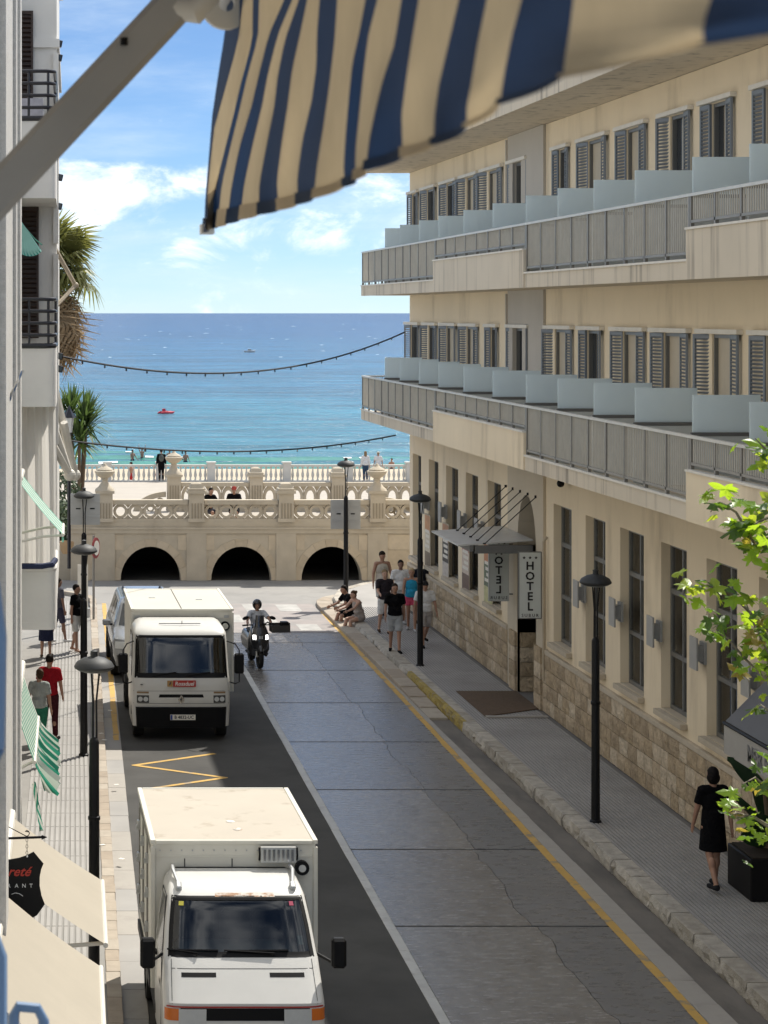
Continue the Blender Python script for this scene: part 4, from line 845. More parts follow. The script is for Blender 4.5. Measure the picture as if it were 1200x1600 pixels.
# restaurant sign on its iron bracket
YS = 21.9; o = Vector(at(6, 1308, YS)); t = thing('restaurant_sign', 'black hide shaped hanging restaurant sign with red script', 'sign', o); sc_ = YS/F
def sp(px, py, dy=0): return Vector(((px-6)*sc_, dy, -(py-1308)*sc_))
p = MB(); p.prism([sp(*q) for q in ((6, 1344.5), (16, 1343), (30, 1340.5), (42, 1336.5), (52.5, 1331), (60, 1340), (68, 1349.5), (64.5, 1358), (62.2, 1370), (62, 1384), (65, 1400), (70, 1413), (58, 1430), (48, 1436), (30, 1441), (6, 1443))], (0, .014, 0)); p.build('panel', BLACK, t)
REDT = M('script_red', (.42, .035, .02), .6, 0); WT = M('letter_white', (.72, .72, .70), .6, 0)
text('reté', .135, REDT, t, sp(29, 1362, -.006), shear=.45, bold=.002)
for c, px in zip('RANT', (14, 26, 37.5, 48.5)): text(c, .055, WT, t, sp(px, 1384, -.006))
p = MB(); p.tube([sp(18, 1397, -.004), sp(24, 1395, -.004), sp(30, 1396, -.004), sp(36, 1400, -.004)], .003, 5); p.build('emblem_arc', WT, t)
p = MB(); p.tube([sp(-20, 1311), sp(66, 1308)], .013, 6); p.prism([sp(65, 1304.5, -.006), sp(74, 1308, -.006), sp(65, 1312, -.006)], (0, .012, 0)); p.build('bracket', BLACK, t, kind='stuff')
p = MB(); p.tube([sp(2, 1286), sp(42, 1307)], .005, 5); p.tube([sp(42+4*math.cos(a), 1302+4.5*math.sin(a)) for a in (1.6, .8, 0, -.8, -1.6, -2.4)]+[sp(45, 1300)], .005, 5); p.build('scroll', BLACK, t, kind='stuff')
for k in range(5):
    p = MB(); n = 10; p.tube([sp(42+(1.6*math.cos(2*math.pi*i/n) if k % 2 == 0 else .3), 1312.5+5*k+3*math.sin(2*math.pi*i/n), 0 if k % 2 == 0 else .01*math.cos(2*math.pi*i/n)) for i in range(n+1)], .003, 4); p.build('chain_link', RAIL, t)
p = MB(); p.ell(sp(42.5, 1338, -.006), (.01, .01, .01)); p.build('rivet', WT, t)

# ------------------------------------------------------------------ the balcony above: awning over the lens, blue drying rack
NAVY = thin('valance_navy', (.016, .038, .085), (.016, .04, .10), .25, .9, .12, 30); CREAMA = thin('valance_cream', (.56, .46, .31), (.50, .38, .22), .30, .9, .10, 30)
ns = bpy.data.materials
for m_ in (NAVY, CREAMA):
    nt = m_.node_tree; b_ = nt.nodes['Principled BSDF']; w_ = nt.nodes.new('ShaderNodeTexNoise'); w_.inputs['Scale'].default_value = 420; bp = nt.nodes.new('ShaderNodeBump'); bp.inputs['Strength'].default_value = .4; bp.inputs['Distance'].default_value = .001; nt.links.new(w_.outputs[0], bp.inputs['Height']); nt.links.new(bp.outputs[0], b_.inputs['Normal'])
AWX, AWZ = .231, H+.345
aw = thing('window_awning', 'blue and cream striped awning valance hanging across the top', 'awning', (-.65, 1.4, AWZ+.55))
aw_o = aw.location
# stripe borders of the blown cloth, each a curve from the bar down to the hem (seen at the photograph's pixels, laid on the hanging cloth)
def c1(*q): return [(300+x/2.4, y/2.4) for x, y in q]
def c2(*q): return [(700+x/2.4, y/2.4) for x, y in q]
BORD = [c1((132, 0), (122, 130), (98, 280), (76, 430), (62, 600), (50, 740), (44, 872)),
    c1((192, 0), (172, 160), (128, 320), (84, 480), (66, 640), (56, 760), (58, 862)),
    c1((228, 0), (226, 150), (186, 300), (158, 420), (118, 580), (84, 720), (68, 858)),
    c1((252, 0), (248, 140), (206, 290), (176, 420), (142, 560), (112, 690), (95, 852)),
    c1((345, 0), (288, 130), (255, 260), (222, 400), (178, 550), (148, 700), (130, 840)),
    c1((376, 0), (322, 130), (284, 280), (262, 400), (226, 550), (196, 690), (180, 825)),
    c1((400, 0), (348, 150), (322, 280), (308, 400), (276, 560), (252, 690), (250, 806)),
    c1((432, 0), (405, 130), (376, 260), (358, 400), (336, 540), (318, 680), (325, 790)),
    c1((478, 0), (468, 130), (466, 250), (448, 380), (415, 520), (395, 660), (395, 768)),
    c1((545, 0), (535, 150), (514, 330), (492, 480), (468, 630), (456, 745)),
    c1((650, 0), (625, 130), (600, 240), (588, 360), (576, 500), (568, 620), (572, 702)),
    c1((695, 0), (662, 130), (645, 260), (630, 400), (614, 560), (612, 676)),
    c1((785, 0), (758, 170), (715, 300), (690, 400), (665, 520), (650, 640)),
    c1((850, 0), (820, 180), (800, 320), (786, 430), (790, 592)),
    c1((1000, 0), (960, 170), (925, 320), (910, 430), (905, 545)),
    c1((1105, 0), (1070, 170), (1046, 320), (1030, 400), (1030, 482)),
    c2((275, 0), (240, 130), (212, 270), (195, 392)),
    c2((470, 0), (455, 120), (440, 210), (430, 292)),
    c2((985, 0), (962, 70), (955, 120), (962, 168)),
    c2((1700, 0), (1690, 10), (1690, 20), (1690, 30))]
def border(i):
    q = BORD[i]; out = []; nn = 14
    for k in range(nn+1):
        u = k/nn*(len(q)-1); a = min(int(u), len(q)-2); f = u-a; f = f*f*(3-2*f)*.35+f*.65; px = q[a][0]+(q[a+1][0]-q[a][0])*f; py = q[a][1]+(q[a+1][1]-q[a][1])*f; t = k/nn
        X = AWX+.007*t*math.sin(i*2.3+t*3.1)-.004*t; Y = X*F/(px-VX); out.append(Vector((X, Y, H-(py-VY)*Y/F)))
    p0 = out[0]; top = Vector((AWX, p0.y, AWZ)); return [top-aw_o, p0.lerp(top, .4)-aw_o]+[p-aw_o for p in out]
BC = [border(i) for i in range(len(BORD))]
def cloth_grid(mb, a, b, k0, k1, off):
    n = 6; rows = []
    for k in range(k0, k1+1):
        r_ = []
        for j in range(n+1):
            u = j/n; p = a[k].lerp(b[k], u); t = max(0, (k-2)/14); r_.append(p+Vector((.0045*t*math.sin(math.pi*u)*(1 if k % 2 else .85)+off, 0, 0)))
        rows.append(r_)
    mb.grid(rows)
for nm, k0, k1, off in (('valance', 0, 16, 0), ('hem', 15, 16, -.0022)):
    mb = MB()
    for i in range(len(BC)-1): mb.mi = i % 2; cloth_grid(mb, BC[i], BC[i+1], k0, k1, off)
    bmesh.ops.remove_doubles(mb.bm, verts=mb.bm.verts, dist=1e-4)
    mb.build(nm, [NAVY, CREAMA], aw, smooth=60)
mb = MB(); ye = [.30+.12*k for k in range(19)]
for i, (a, b) in enumerate(zip(ye, ye[1:])):
    mb.mi = i % 2; mb.grid([[Vector((AWX, y, AWZ))-aw_o, Vector((-.2, y, AWZ+.24))-aw_o, Vector((-.64, y, AWZ+.55))-aw_o] for y in (a, b)])
mb.build('canopy', [NAVY, CREAMA], aw)
GREYA = M('arm_grey', (.36, .35, .33), .45, .08, 8, metal=.2)
p = MB(); p.tube([Vector((AWX, .28, AWZ+.012))-aw_o, Vector((AWX, 2.46, AWZ+.012))-aw_o], .017, 10); p.build('front_bar', GREYA, aw, smooth=True)
YA = 2.3; A0 = Vector((-.64, YA, H+.128-.62*1.074)); A1 = Vector((.172, YA, H+.334)); d = (A1-A0)
p = MB(); p.ob((A0+A1)/2-aw_o, (d.length, .026, .042), 0, 0, -math.atan2(d.z, d.x)); p.build('arm', GREYA, aw, bevel=.006)
p = MB(); n = 18; cx, cz = .218, H+.325
p.grid([[Vector((cx+r*math.cos(2*math.pi*i/n), y, cz+r*math.sin(2*math.pi*i/n)))-aw_o for i in range(n)] for r, y in ((.027, YA-.016), (.027, YA-.004), (.0085, YA-.004), (.0085, YA-.016), (.027, YA-.016))], True)
p.build('hinge_plate', IVORY, aw, smooth=30)
p = MB(); p.tube([Vector((.165, YA, H+.322))-aw_o, Vector((.185, YA-.01, H+.318))-aw_o, Vector((.203, YA-.01, H+.335))-aw_o], [.013, .015, .012], 10); p.build('knuckle', IVORY, aw, smooth=True)
p = MB(); p.lathe(Vector((.110, YA-.0165, H+.285))-aw_o, [(.004, -.004), (.004, .004)], 8); p.build('rivet', BLACK, aw)
p = MB(); p.ob(BC[0][-1]+Vector((.004, 0, .004)), (.016, .03, .012)); p.build('hem_end', IVORY, aw)
BLUET = M('blue_tube', (.13, .22, .36), .4, .1, 6)
rk = thing('drying_rack', 'blurred blue tubular drying rack at the lower left edge', 'drying rack', (-.6, 2.4, 7.2)); ro = rk.location
def rt(pts, r=.0062): p = MB(); p.tube([Vector(q)-ro for q in pts], r, 8); p.build('tube', BLUET, rk, smooth=True)
rt([(-.006, 2.4, 7.5), (-.006, 2.4, 8.075), (-.001, 2.4, 8.085), (.020, 2.4, 8.083), (.027, 2.4, 8.07), (.027, 2.4, 7.5)])
rt([(-.022, 2.2, 7.5), (-.022, 2.2, 8.20), (-.026, 2.2, 8.225), (-.3, 2.2, 8.23), (-.6, 2.2, 8.23)], .010)
rt([(-.0195, 1.75, 8.50), (-.018, 1.75, 8.59), (-.022, 1.75, 8.63), (-.06, 1.75, 8.64), (-.6, 1.75, 8.64)], .008)
rt([(-.0195, 1.75, 8.50), (-.03, 1.76, 8.47), (-.6, 1.78, 8.46)], .008)
rt([(-.6, 2.4, 7.52), (.027, 2.4, 7.52)]); rt([(-.6, 2.2, 7.52), (-.022, 2.2, 7.52), (-.022, 2.4, 7.52)])

# ------------------------------------------------------------------ palms, shrubs and the plane tree
PALM = thin('palm_leaf', (.15, .16, .055), (.28, .28, .07), .4, .5, .3, 3); DEADP = thin('palm_dead', (.36, .27, .17), (.42, .29, .16), .35, .8, .3, 3); TRUNK = M('palm_trunk', (.14, .10, .065), .9, .3, 8); YUC = thin('yucca_leaf', (.075, .12, .04), (.14, .22, .05), .35, .45, .3, 3)
def fan_mesh(mat, seed, n=22, droop=.25, r0=.75):
    r = random.Random(seed); mb = MB()
    mb.tube([(0, 0, 0), (.35, 0, .03), (.7, 0, -.02)], [.018, .014, .01], 4)
    for i in range(n):
        a = R(-125+250*i/(n-1)); l = r0*r.uniform(.8, 1.08)*(1-.18*abs(a/2.2)); w = .035
        u = Vector((math.cos(a), math.sin(a), 0)); v = Vector((-u.y, u.x, 0)); c = Vector((.7, 0, -.02)); dz = -droop*r.uniform(.6, 1.5)
        p0, p1, p2 = c, c+u*l*.6+Vector((0, 0, .04)), c+u*l+Vector((0, 0, dz))
        mb.face([p0+v*.01, p0-v*.01, p1-v*w, p1+v*w]); mb.face([p1+v*w, p1-v*w, p2-v*.004, p2+v*.004])
    return mb.mesh('frond', mat)
def palm(base, hgt, label, seed, n, s, dead=True):
    t = thing('palm_tree', label, 'palm tree', base); r = random.Random(seed)
    p = MB(); p.tube([(.05*math.sin(k)-.8*(1-(k/8)**1.5), 0, hgt*k/8) for k in range(9)], [.24-.08*k/8 for k in range(9)], 10); p.build('trunk', TRUNK, t)
    F1_ = [fan_mesh(PALM, seed+k) for k in range(3)]; F2_ = [fan_mesh(DEADP, seed+9+k, 16, .7, .7) for k in range(2)]
    for i in range(n):
        el = r.uniform(-35, 85); az = r.uniform(0, 360)
        f = link('frond', r.choice(F1_), t, (0, 0, hgt+.05), (r.uniform(-.4, .4), -R(el), R(az))); f.scale = (s*r.uniform(.8, 1.1),)*3
    if dead:
        for i in range(int(n*1.2)):
            f = link('dead_frond', r.choice(F2_), t, (0, 0, hgt-.1-r.uniform(0, 1.3)), (r.uniform(-.6, .6), R(r.uniform(40, 85)), R(r.uniform(0, 360)))); f.scale = (s*r.uniform(.7, 1.15),)*3
    return t
g = at(92, 425, 66); palm((g.x-.10, 66, .1), g.z-.1, 'tall fan palm with a skirt of dead brown fronds behind the left building', 21, 58, 1.22)
def spiky(base, hgt, label, seed, heads, s):
    t = thing('yucca_plant', label, 'plant', base); r = random.Random(seed); mb = MB()
    for i in range(95):
        a = r.uniform(0, 2*math.pi); e = r.uniform(-.7, 1.4); l = s*r.uniform(.8, 1.1); u = Vector((math.cos(a)*math.cos(e), math.sin(a)*math.cos(e), math.sin(e))); v = u.cross(Vector((0, 0, 1))).normalized()*.035*s
        p1 = u*l*.6; p2 = u*l-Vector((0, 0, .10*l*math.cos(e))); mb.face([v*.5, -v*.5, p1-v, p1+v]); mb.face([p1+v, p1-v, p2])
    me = mb.mesh('leaf_rosette', YUC)
    for i, (dx, dy, dz) in enumerate(heads):
        top = Vector((dx, dy, hgt+dz)); p = MB(); p.tube([(0, 0, 0), (dx*.3, dy*.3, hgt*.5), top], [.09, .07, .06], 7); p.build('trunk', TRUNK, t); link('leaf_rosette', me, t, top, (0, 0, i*1.3))
    return t
b_ = at(122, 735, 80); spiky((b_.x, 80, .6), 1.0, 'spiky green yucca plant behind the ivory awning arms', 5, [(.30, 0, 3.05), (-.25, .2, 3.5), (.05, -.2, 2.5), (-.7, 0, 3.2), (.25, .3, 3.3)], 1.3)
LEAFM = M('shrub_leaf', (.045, .075, .025), .6, .35, 4)
def shrub(base, rad, label, seed, n=500):
    t = thing('shrub', label, 'shrub', base, group='shrubs beside the promenade'); r = random.Random(seed); mb = MB()
    for i in range(n):
        d = Vector((r.gauss(0, 1), r.gauss(0, 1), r.gauss(0, 1))).normalized()*r.uniform(.5, 1.0); c = Vector((d.x*rad[0], d.y*rad[1], rad[2]*(1+d.z))); u = Vector((r.gauss(0, 1), r.gauss(0, 1), r.gauss(0, 1))).normalized(); v = u.orthogonal().normalized(); s = .11
        mb.face([c-u*s, c+v*s*.5, c+u*s, c-v*s*.5])
    mb.build('foliage', LEAFM, t, kind='stuff'); p = MB(); [p.tube([(0, 0, 0), (rad[0]*.4*k, .1*k, rad[2]*.8)], .03, 5) for k in (-1, 0, 1)]; p.build('stem', TRUNK, t, kind='stuff')
shrub((at(100, 700, 78).x, 78, 1.1), (.7, .7, 1.2), 'dark leafy shrub below the yucca at the left end of the promenade', 3)
shrub((at(92, 760, 74).x, 74, 1.0), (.5, .6, .8), 'low leafy shrub beside the left building', 4)
pot = thing('terracotta_pot', 'tan round pot at the left end of the promenade wall', 'pot', (1.55, 71, 1.0)); p = MB(); p.lathe((0, 0, 0), [(.14, 0), (.2, .1), (.24, .35), (.22, .4), (.18, .4), (.16, .3)], 14); p.build('body', M('terracotta', (.42, .28, .15), .8), pot, smooth=40)
t = thing('wall_lantern', 'black classic lantern with white glass among the yucca leaves', 'lantern', at(108, 690, 60)); p = MB(); p.tube([(0, 0, -3.5), (0, 0, .25)], .05, 8); p.build('post', BLK, t)
p = MB(); p.lathe((0, 0, .25), [(.08, 0), (.14, .42), (.02, .43)], 6); p.build('glass', M('lantern_glass', (.6, .62, .62), .3), t); p = MB(); p.lathe((0, 0, .66), [(.2, 0), (.16, .06), (.07, .2), (.03, .28), (.01, .34)], 6); p.build('roof', BLK, t)
# plane tree whose twigs enter from the right
LV = [thin('plane_leaf', c, tc, .5, .4, .15, 25) for c, tc in (((.12, .22, .025), (.55, .78, .04)), ((.05, .10, .02), (.16, .28, .02)), ((.16, .23, .03), (.62, .74, .05)), ((.20, .15, .04), (.5, .4, .05)))]
def leaf_mesh(seed, mat):
    r = random.Random(seed); mb = MB()
    prof = [(0, .04), (20, .42), (38, .30), (55, .52), (72, .42), (90, .34), (100, .62), (112, .52), (128, .42), (146, .36), (152, .60), (165, .72), (172, .84), (180, .98)]
    pts = [(math.sin(R(a))*l*.9, -math.cos(R(a))*l) for a, l in prof]; pts = pts+[(-x, y) for x, y in pts[-2:0:-1]]
    zf = lambda x, y: -.30*abs(x)**1.4-.16*max(y, 0)**2+.06*math.sin(7*x+5*y+seed)+.03*r.uniform(-1, 1)
    c = mb.bm.verts.new((0, .12, .02)); vs = [mb.bm.verts.new((x, y, zf(x, y))) for x, y in pts]; md = [mb.bm.verts.new((x*.5, .06+y*.5, zf(x*.5, y*.5)+.02)) for x, y in pts]
    n = len(vs)
    for i in range(n):
        j = (i+1) % n; mb.bm.faces.new((vs[i], vs[j], md[j], md[i])); mb.bm.faces.new((md[i], md[j], c))
    mb.tube([(0, .0, 0), (0, -.25, .03), (0, -.5, -.03)], .012, 4, cap=False)
    return mb.mesh('leaf', mat, True)
LM = [leaf_mesh(k, LV[0 if k < 5 else 1 if k < 9 else 2 if k < 11 else 3]) for k in range(12)]
BARK = M('plane_bark', (.17, .14, .10), .9, .25, 6)
tree = thing('plane_tree', 'sunlit green plane tree twigs reaching in from the right edge', 'tree', (5.6, 9.2, 0)); tr = random.Random(12); to = tree.location
p = MB(); p.tube([(0, 0, 0), (.03, 0, 3), (-.05, .05, 6), (0, 0, 9)], [.2, .17, .13, .07], 10); p.build('trunk', BARK, tree)
def twig(pts, leaves, size, Y=9.2):
    P_ = []
    for k, (px, py) in enumerate(pts): P_.append(Vector(at(px, py, Y+.12*math.sin(k*2.1+px)))-to)
    k = len(P_); p = MB(); p.tube(P_, [.012-.010*i/(k-1) for i in range(k)], 5); p.build('limb', BARK, tree)
    p = MB(); p.tube([Vector((0, 0, P_[0].z-.3)), P_[0].lerp(Vector((0, 0, P_[0].z)), .5), P_[0]], [.05, .03, .012], 6); p.build('limb', BARK, tree)
    for i in range(leaves):
        u = tr.uniform(.12, 1)*(k-1); a = int(min(u, k-2)); c = P_[a].lerp(P_[a+1], u-a)+Vector((tr.gauss(0, .04), tr.gauss(0, .05), tr.gauss(0, .05)))
        o = link('leaf', tr.choice(LM), tree, c, (R(tr.uniform(-50, 60)), R(tr.uniform(-55, 55)), R(tr.uniform(0, 360)))); o.scale = (size*tr.uniform(.55, 1.15),)*3
twig([(1290, 800), (1215, 860), (1180, 850), (1150, 800), (1125, 785), (1110, 800)], 30, 0.092)
twig([(1290, 900), (1200, 985), (1140, 925), (1105, 915), (1068, 918)], 30, 0.084)
twig([(1290, 950), (1230, 1010), (1195, 1060), (1165, 1030), (1135, 995), (1110, 985)], 33, 0.088)
twig([(1290, 830), (1225, 800), (1185, 815), (1160, 830)], 26, 0.097)
twig([(1290, 1000), (1215, 1050), (1180, 980), (1165, 940)], 20, 0.088)
twig([(1290, 700), (1215, 740), (1195, 700), (1180, 685)], 20, 0.079)
twig([(1290, 1230), (1220, 1250), (1180, 1215), (1160, 1225)], 18, 0.075)
twig([(1290, 1330), (1215, 1300), (1180, 1278), (1150, 1270), (1140, 1275)], 24, 0.066)
twig([(1290, 1100), (1220, 1140), (1200, 1110), (1188, 1100)], 11, 0.070)
twig([(1290, 1180), (1225, 1200), (1200, 1170)], 11, 0.075)
# ------------------------------------------------------------------ vehicles (local axes: front at y = 0 facing -y)
PAINTW = M('van_white', (.68, .67, .635), .32, .05, 2, coat=.4, dark=(.55, .52, .46), dscale=2, dmin=.58, dmax=.8, damt=.4)
BOXW = M('box_white', (.70, .68, .60), .5, .05, 1.5, dark=(.50, .45, .36), dscale=1.6, dmin=.5, dmax=.8, damt=.5)
ROOFW = M('box_roof', (.46, .41, .335), .6, .05, 1.2, dark=(.30, .24, .17), dscale=2.3, dmin=.56, dmax=.70, damt=.7)
PAINTG = M('truck_grey_white', (.60, .59, .55), .4, .06, 2, coat=.2, dark=(.42, .40, .36), dscale=2, dmin=.55, dmax=.8, damt=.4)
WSCR = glass('windscreen', (.22, .31, .33), .4); SEATD = M('cab_dark', (.016, .017, .019), .8, .1, 5); DASH = M('dashboard', (.17, .20, .19), .7, .1, 4)
CHROME = M('chrome', (.6, .6, .6), .18, .05, 5, metal=1); LENS = M('lamp_lens', (.55, .56, .55), .12, .05, 20); ORANGE = M('indicator_orange', (.65, .16, .02), .25, .05, 10); REDM = M('red_trim', (.40, .03, .02), .4, .05)
SEAM = M('seam_dark', (.06, .06, .058), .8, 0); RUST = M('rust', (.66, .63, .57), .6, .1, 20, dark=(.38, .20, .10), dscale=7, dmin=.44, dmax=.60, dstretch=(1, 1, 3)); ALU = M('aluminium', (.5, .5, .48), .4, .1, 6, metal=.6)
class Shell:
    def __init__(s, prof, yb, n=4.5, d=.45): s.p = prof; s.yb = yb; s.n = n; s.d = d     # prof rows: z, half width, front y
    def at(s, z):
        p = s.p
        if z <= p[0][0]: return p[0][1:]
        for a, b in zip(p, p[1:]):
            if z <= b[0]:
                t = (z-a[0])/(b[0]-a[0]); return tuple(a[k]+(b[k]-a[k])*t for k in (1, 2))
        return p[-1][1:]
    def front(s, u, z, off=0):
        hw, yf = s.at(z); u = max(-1, min(1, u)); return Vector((hw*u, yf+s.d*(1-(1-abs(u)**s.n)**(1/s.n))-off, z))
    def side(s, y, z, sg, off=0):
        hw, yf = s.at(z); t = max(0, min(1, (y-yf)/s.d)); return Vector((sg*(hw*(1-(1-t)**s.n)**(1/s.n)+off), y, z))
    def build(s, name, mat, parent, hole=None, zs=None, nu=28):
        zs = zs or sorted({r[0] for r in s.p}); us = [math.sin(math.pi/2*(-1+2*i/nu)) for i in range(nu+1)]
        if hole: us = sorted(set([u for u in us if min(abs(u-hole[0]), abs(u-hole[1])) > .03]+[hole[0], hole[1]]))
        mb = MB(); vs = []
        for z in zs:
            hw = s.at(z)[0]; vs.append([mb.bm.verts.new((-hw, s.yb, z))]+[mb.bm.verts.new(s.front(u, z)) for u in us]+[mb.bm.verts.new((hw, s.yb, z))])
        for k, (a, b) in enumerate(zip(vs, vs[1:])):
            for i in range(len(a)-1):
                zc = (zs[k]+zs[k+1])/2
                if hole and 0 < i < len(a)-2 and hole[0] < (us[i-1]+us[i])/2 < hole[1] and hole[2] < zc < hole[3]: continue
                mb.bm.faces.new((a[i], a[i+1], b[i+1], b[i]))
        mb.bm.faces.new(vs[-1]); mb.bm.faces.new([v for k in range(len(vs)) for v in ()]) if False else None
        for a, b in zip(vs, vs[1:]): mb.bm.faces.new((a[-1], a[0], b[0], b[-1]))
        return mb.build(name, mat, parent, smooth=32)
    def patch(s, name, mat, parent, u0, u1, z0, z1, off=.006, nu=12, nz=4, thick=0, skew=0):
        mb = MB(); mb.grid([[s.front(u0+(u1-u0)*i/nu+skew*(j/nz)*(1-2*i/nu), z0+(z1-z0)*j/nz, off) for i in range(nu+1)] for j in range(nz+1)])
        if thick:
            r = bmesh.ops.extrude_face_region(mb.bm, geom=list(mb.bm.faces)); [v.co.__iadd__(Vector((0, thick, 0))) for v in r['geom'] if isinstance(v, bmesh.types.BMVert)]
        return mb.build(name, mat, parent, smooth=40)
    def spatch(s, name, mat, parent, sg, pts, off=.006):      # pts: (y, z) outline on the side, as a fan of quads
        mb = MB(); mb.face([s.side(y, z, sg, off) for y, z in pts]); return mb.build(name, mat, parent)
def wheel(parent, x, y, r, w, name='wheel'):
    e = MB(); sg = 1 if x > 0 else -1
    def ring(prof): return [[(x+sg*q, y+rr*math.cos(2*math.pi*i/20), r+rr*math.sin(2*math.pi*i/20)) for i in range(20)] for rr, q in prof]
    v = e.grid(ring(((r*.6, -w/2), (r*.95, -w/2), (r, -w*.35), (r, w*.35), (r*.95, w/2), (r*.62, w/2))), True); o = e.build(name, RUBBER, parent, smooth=40)
    p = MB(); v = p.grid(ring(((r*.62, w*.42), (r*.55, w*.2), (r*.2, w*.25), (r*.15, w*.4), (.01, w*.42))), True); p.build('rim', ALU, o, smooth=40)
def mirror(parent, pts, c, size):
    p = MB(); p.tube(pts, .018, 6); m = p.build('mirror', BLACK, parent); p = MB(); p.ob(c, size); p.build('housing', BLACK, m, bevel=.03)
    p = MB(); p.ob((c[0], c[1]+size[1]/2+.004, c[2]), (size[0]*.8, .005, size[2]*.85)); p.build('mirror_glass', CHROME, m)
def plate(parent, body, x, y, z, w=.52, h=.11):
    p = MB(); p.box(x-w/2, x+w/2, y-.012, y, z-h/2, z+h/2); q = p.build('number_plate', TRIMW, parent)
    p = MB(); p.box(x-w/2+.005, x-w/2+.045, y-.0145, y-.0125, z-h/2+.005, z+h/2-.005); p.build('blue_band', M('eu_blue', (.02, .06, .3), .4, 0) if 'eu_blue' not in bpy.data.materials else bpy.data.materials['eu_blue'], q)
    text(body, .095, INK, q, (x+.025, y-.0135, z), depth=.001, sx=.92, bold=.002)
def cargo(t, w, y0, y1, z0, z1, roof, xo=0):
    x0, x1 = xo-w/2, xo+w/2
    p = MB(); p.box(x0, x1, y0, y1, z0, z1); b = p.build('cargo_box', BOXW, t)
    p = MB(); p.box(x0+.03, x1-.03, y0+.03, y1-.03, z1+.001, z1+.012); p.build('roof_panel', roof, b)
    for xx in (x0, x1): p = MB(); p.ob((xx, (y0+y1)/2, z1), (.06, y1-y0+.02, .05)); p.build('edge_trim', BOXW, b, bevel=.006)
    for yy_ in (y0, y1): p = MB(); p.ob((xo, yy_, z1-.002), (w-.07, .05, .045)); p.build('edge_trim', BOXW, b, bevel=.006)
    for xx in (x0, x1): p = MB(); p.ob((xx, y0, (z0+z1)/2-.03), (.055, .055, z1-z0-.06)); p.build('corner_trim', BOXW, b, bevel=.006)
    p = MB(); p.ob((xo, y0-.004, z1-.17), (w-.08, .012, .018)); p.build('cross_trim', BOXW, b)
    return b
def sidedoors(t, b, x, sg, y0, y1, z0, z1, n):
    for k in range(n):
        a, c = y0+(y1-y0)*k/n, y0+(y1-y0)*(k+1)/n
        mb = MB(); g = .02
        for q in ((a+g, a+g+.03, z0, z1), (c-g-.03, c-g, z0, z1), (a+g+.03, c-g-.03, z1-.03, z1), (a+g+.03, c-g-.03, z0, z0+.03)): mb.box(*sorted((x, x+sg*.018)), *q)
        d = mb.build('side_door', M('door_outline', (.26, .25, .23), .7, .1, 5) if 'door_outline' not in bpy.data.materials else bpy.data.materials['door_outline'], b)
        for zz_ in (z0+.25, (z0+z1)/2, z1-.25):
            p = MB(); p.box(*sorted((x, x+sg*.04)), c-.12, c-.02, zz_-.03, zz_+.03); p.box(*sorted((x, x+sg*.055)), c-.09, c-.06, zz_-.09, zz_-.03); p.build('latch', SGB, d)
# nearest van
cz = 24.35; vx = 2.53
van = thing('box_van', 'white box van nearest to the camera with a rusty cab roof', 'van', (vx, cz, 0))
sh = Shell([(.22, .86, .02), (.42, .90, -.42+.4), (.95, .91, -.40+.4), (1.12, .905, .02-.02), (1.50, .885, .40), (1.535, .875, .44), (1.80, .845, .69), (2.06, .80, .93), (2.10, .785, 1.0), (2.15, .76, 1.12), (2.185, .715, 1.30), (2.20, .66, 1.5)], 1.72, 7, .30)
sh.build('cab', PAINTW, van, hole=(-.93, .93, 1.535, 2.06), zs=[.22, .42, .7, .95, 1.12, 1.3, 1.42, 1.5, 1.535, 1.67, 1.80, 1.93, 2.06, 2.085, 2.10, 2.125, 2.15, 2.17, 2.185, 2.195, 2.20])
sh.patch('windscreen', WSCR, van, -.935, .935, 1.53, 2.065, -.004, 20, 8)
for u0, u1, z0, z1 in ((-.95, -.90, 1.525, 2.07), (.90, .95, 1.525, 2.07), (-.95, .95, 2.035, 2.075), (-.95, .95, 1.515, 1.565)): sh.patch('windscreen_seal', BLACK, van, u0, u1, z0, z1, .004, 16 if u1-u0 > 1 else 2, 6)
p = MB(); p.box(-.72, .72, .62, 1.25, 1.30, 1.50); p.build('dashboard', DASH, van, bevel=.05); p = MB(); p.box(-.78, .78, 1.62, 1.70, .5, 2.1); p.box(-.78, .78, .5, 1.6, .9, .95); p.build('cab_interior', SEATD, van, kind='stuff')
for x in (-.42, .42, .05): p = MB(); p.box(x-.2, x+.2, 1.40, 1.56, 1.0, 1.78); q = p.build('seat', SEATD, van, bevel=.05)
p = MB(); n = 18; p.tube([(.38+.19*math.cos(2*math.pi*i/n), .98+.06*math.sin(2*math.pi*i/n), 1.56+.13*math.sin(2*math.pi*i/n)) for i in range(n+1)], .014, 6, False); p.build('steering_wheel', BLACK, van)
for u0, u1, z0, z1, c, m_ in ((-.84, -.77, 1.985, 2.025, 0, M('sticker_yellow', (.55, .5, .06), .5, 0)), (.74, .80, 1.985, 2.025, 0, M('sticker_pink', (.5, .08, .14), .5, 0))): sh.patch('sticker', m_, van, u0, u1, z0, z1, .004, 2, 1)
sh.patch('paper', TRIMW, van, .77, .84, 1.62, 1.70, -.03, 2, 1)
for x0, x1, yb in ((-.52, -.10, 0), (.35, -.08+.02, 0)):
    a = sh.front(x0/.88, 1.535, .03); b = sh.front(x1/.88+.02, 1.60, .03); c = sh.front((x0-.35)/.9 if x0 < 0 else (x0-.55)/.9, 1.585, .03)
    p = MB(); p.tube([a, sh.front((x0+.03)/.88, 1.56, .035), c], .010, 5); w = p.build('wiper', BLACK, van); p = MB(); p.tube([sh.front(-.93 if x0 < 0 else -.18, 1.578, .022), sh.front(-.30 if x0 < 0 else .62, 1.582, .022)], .012, 5); p.build('blade', BLACK, w)
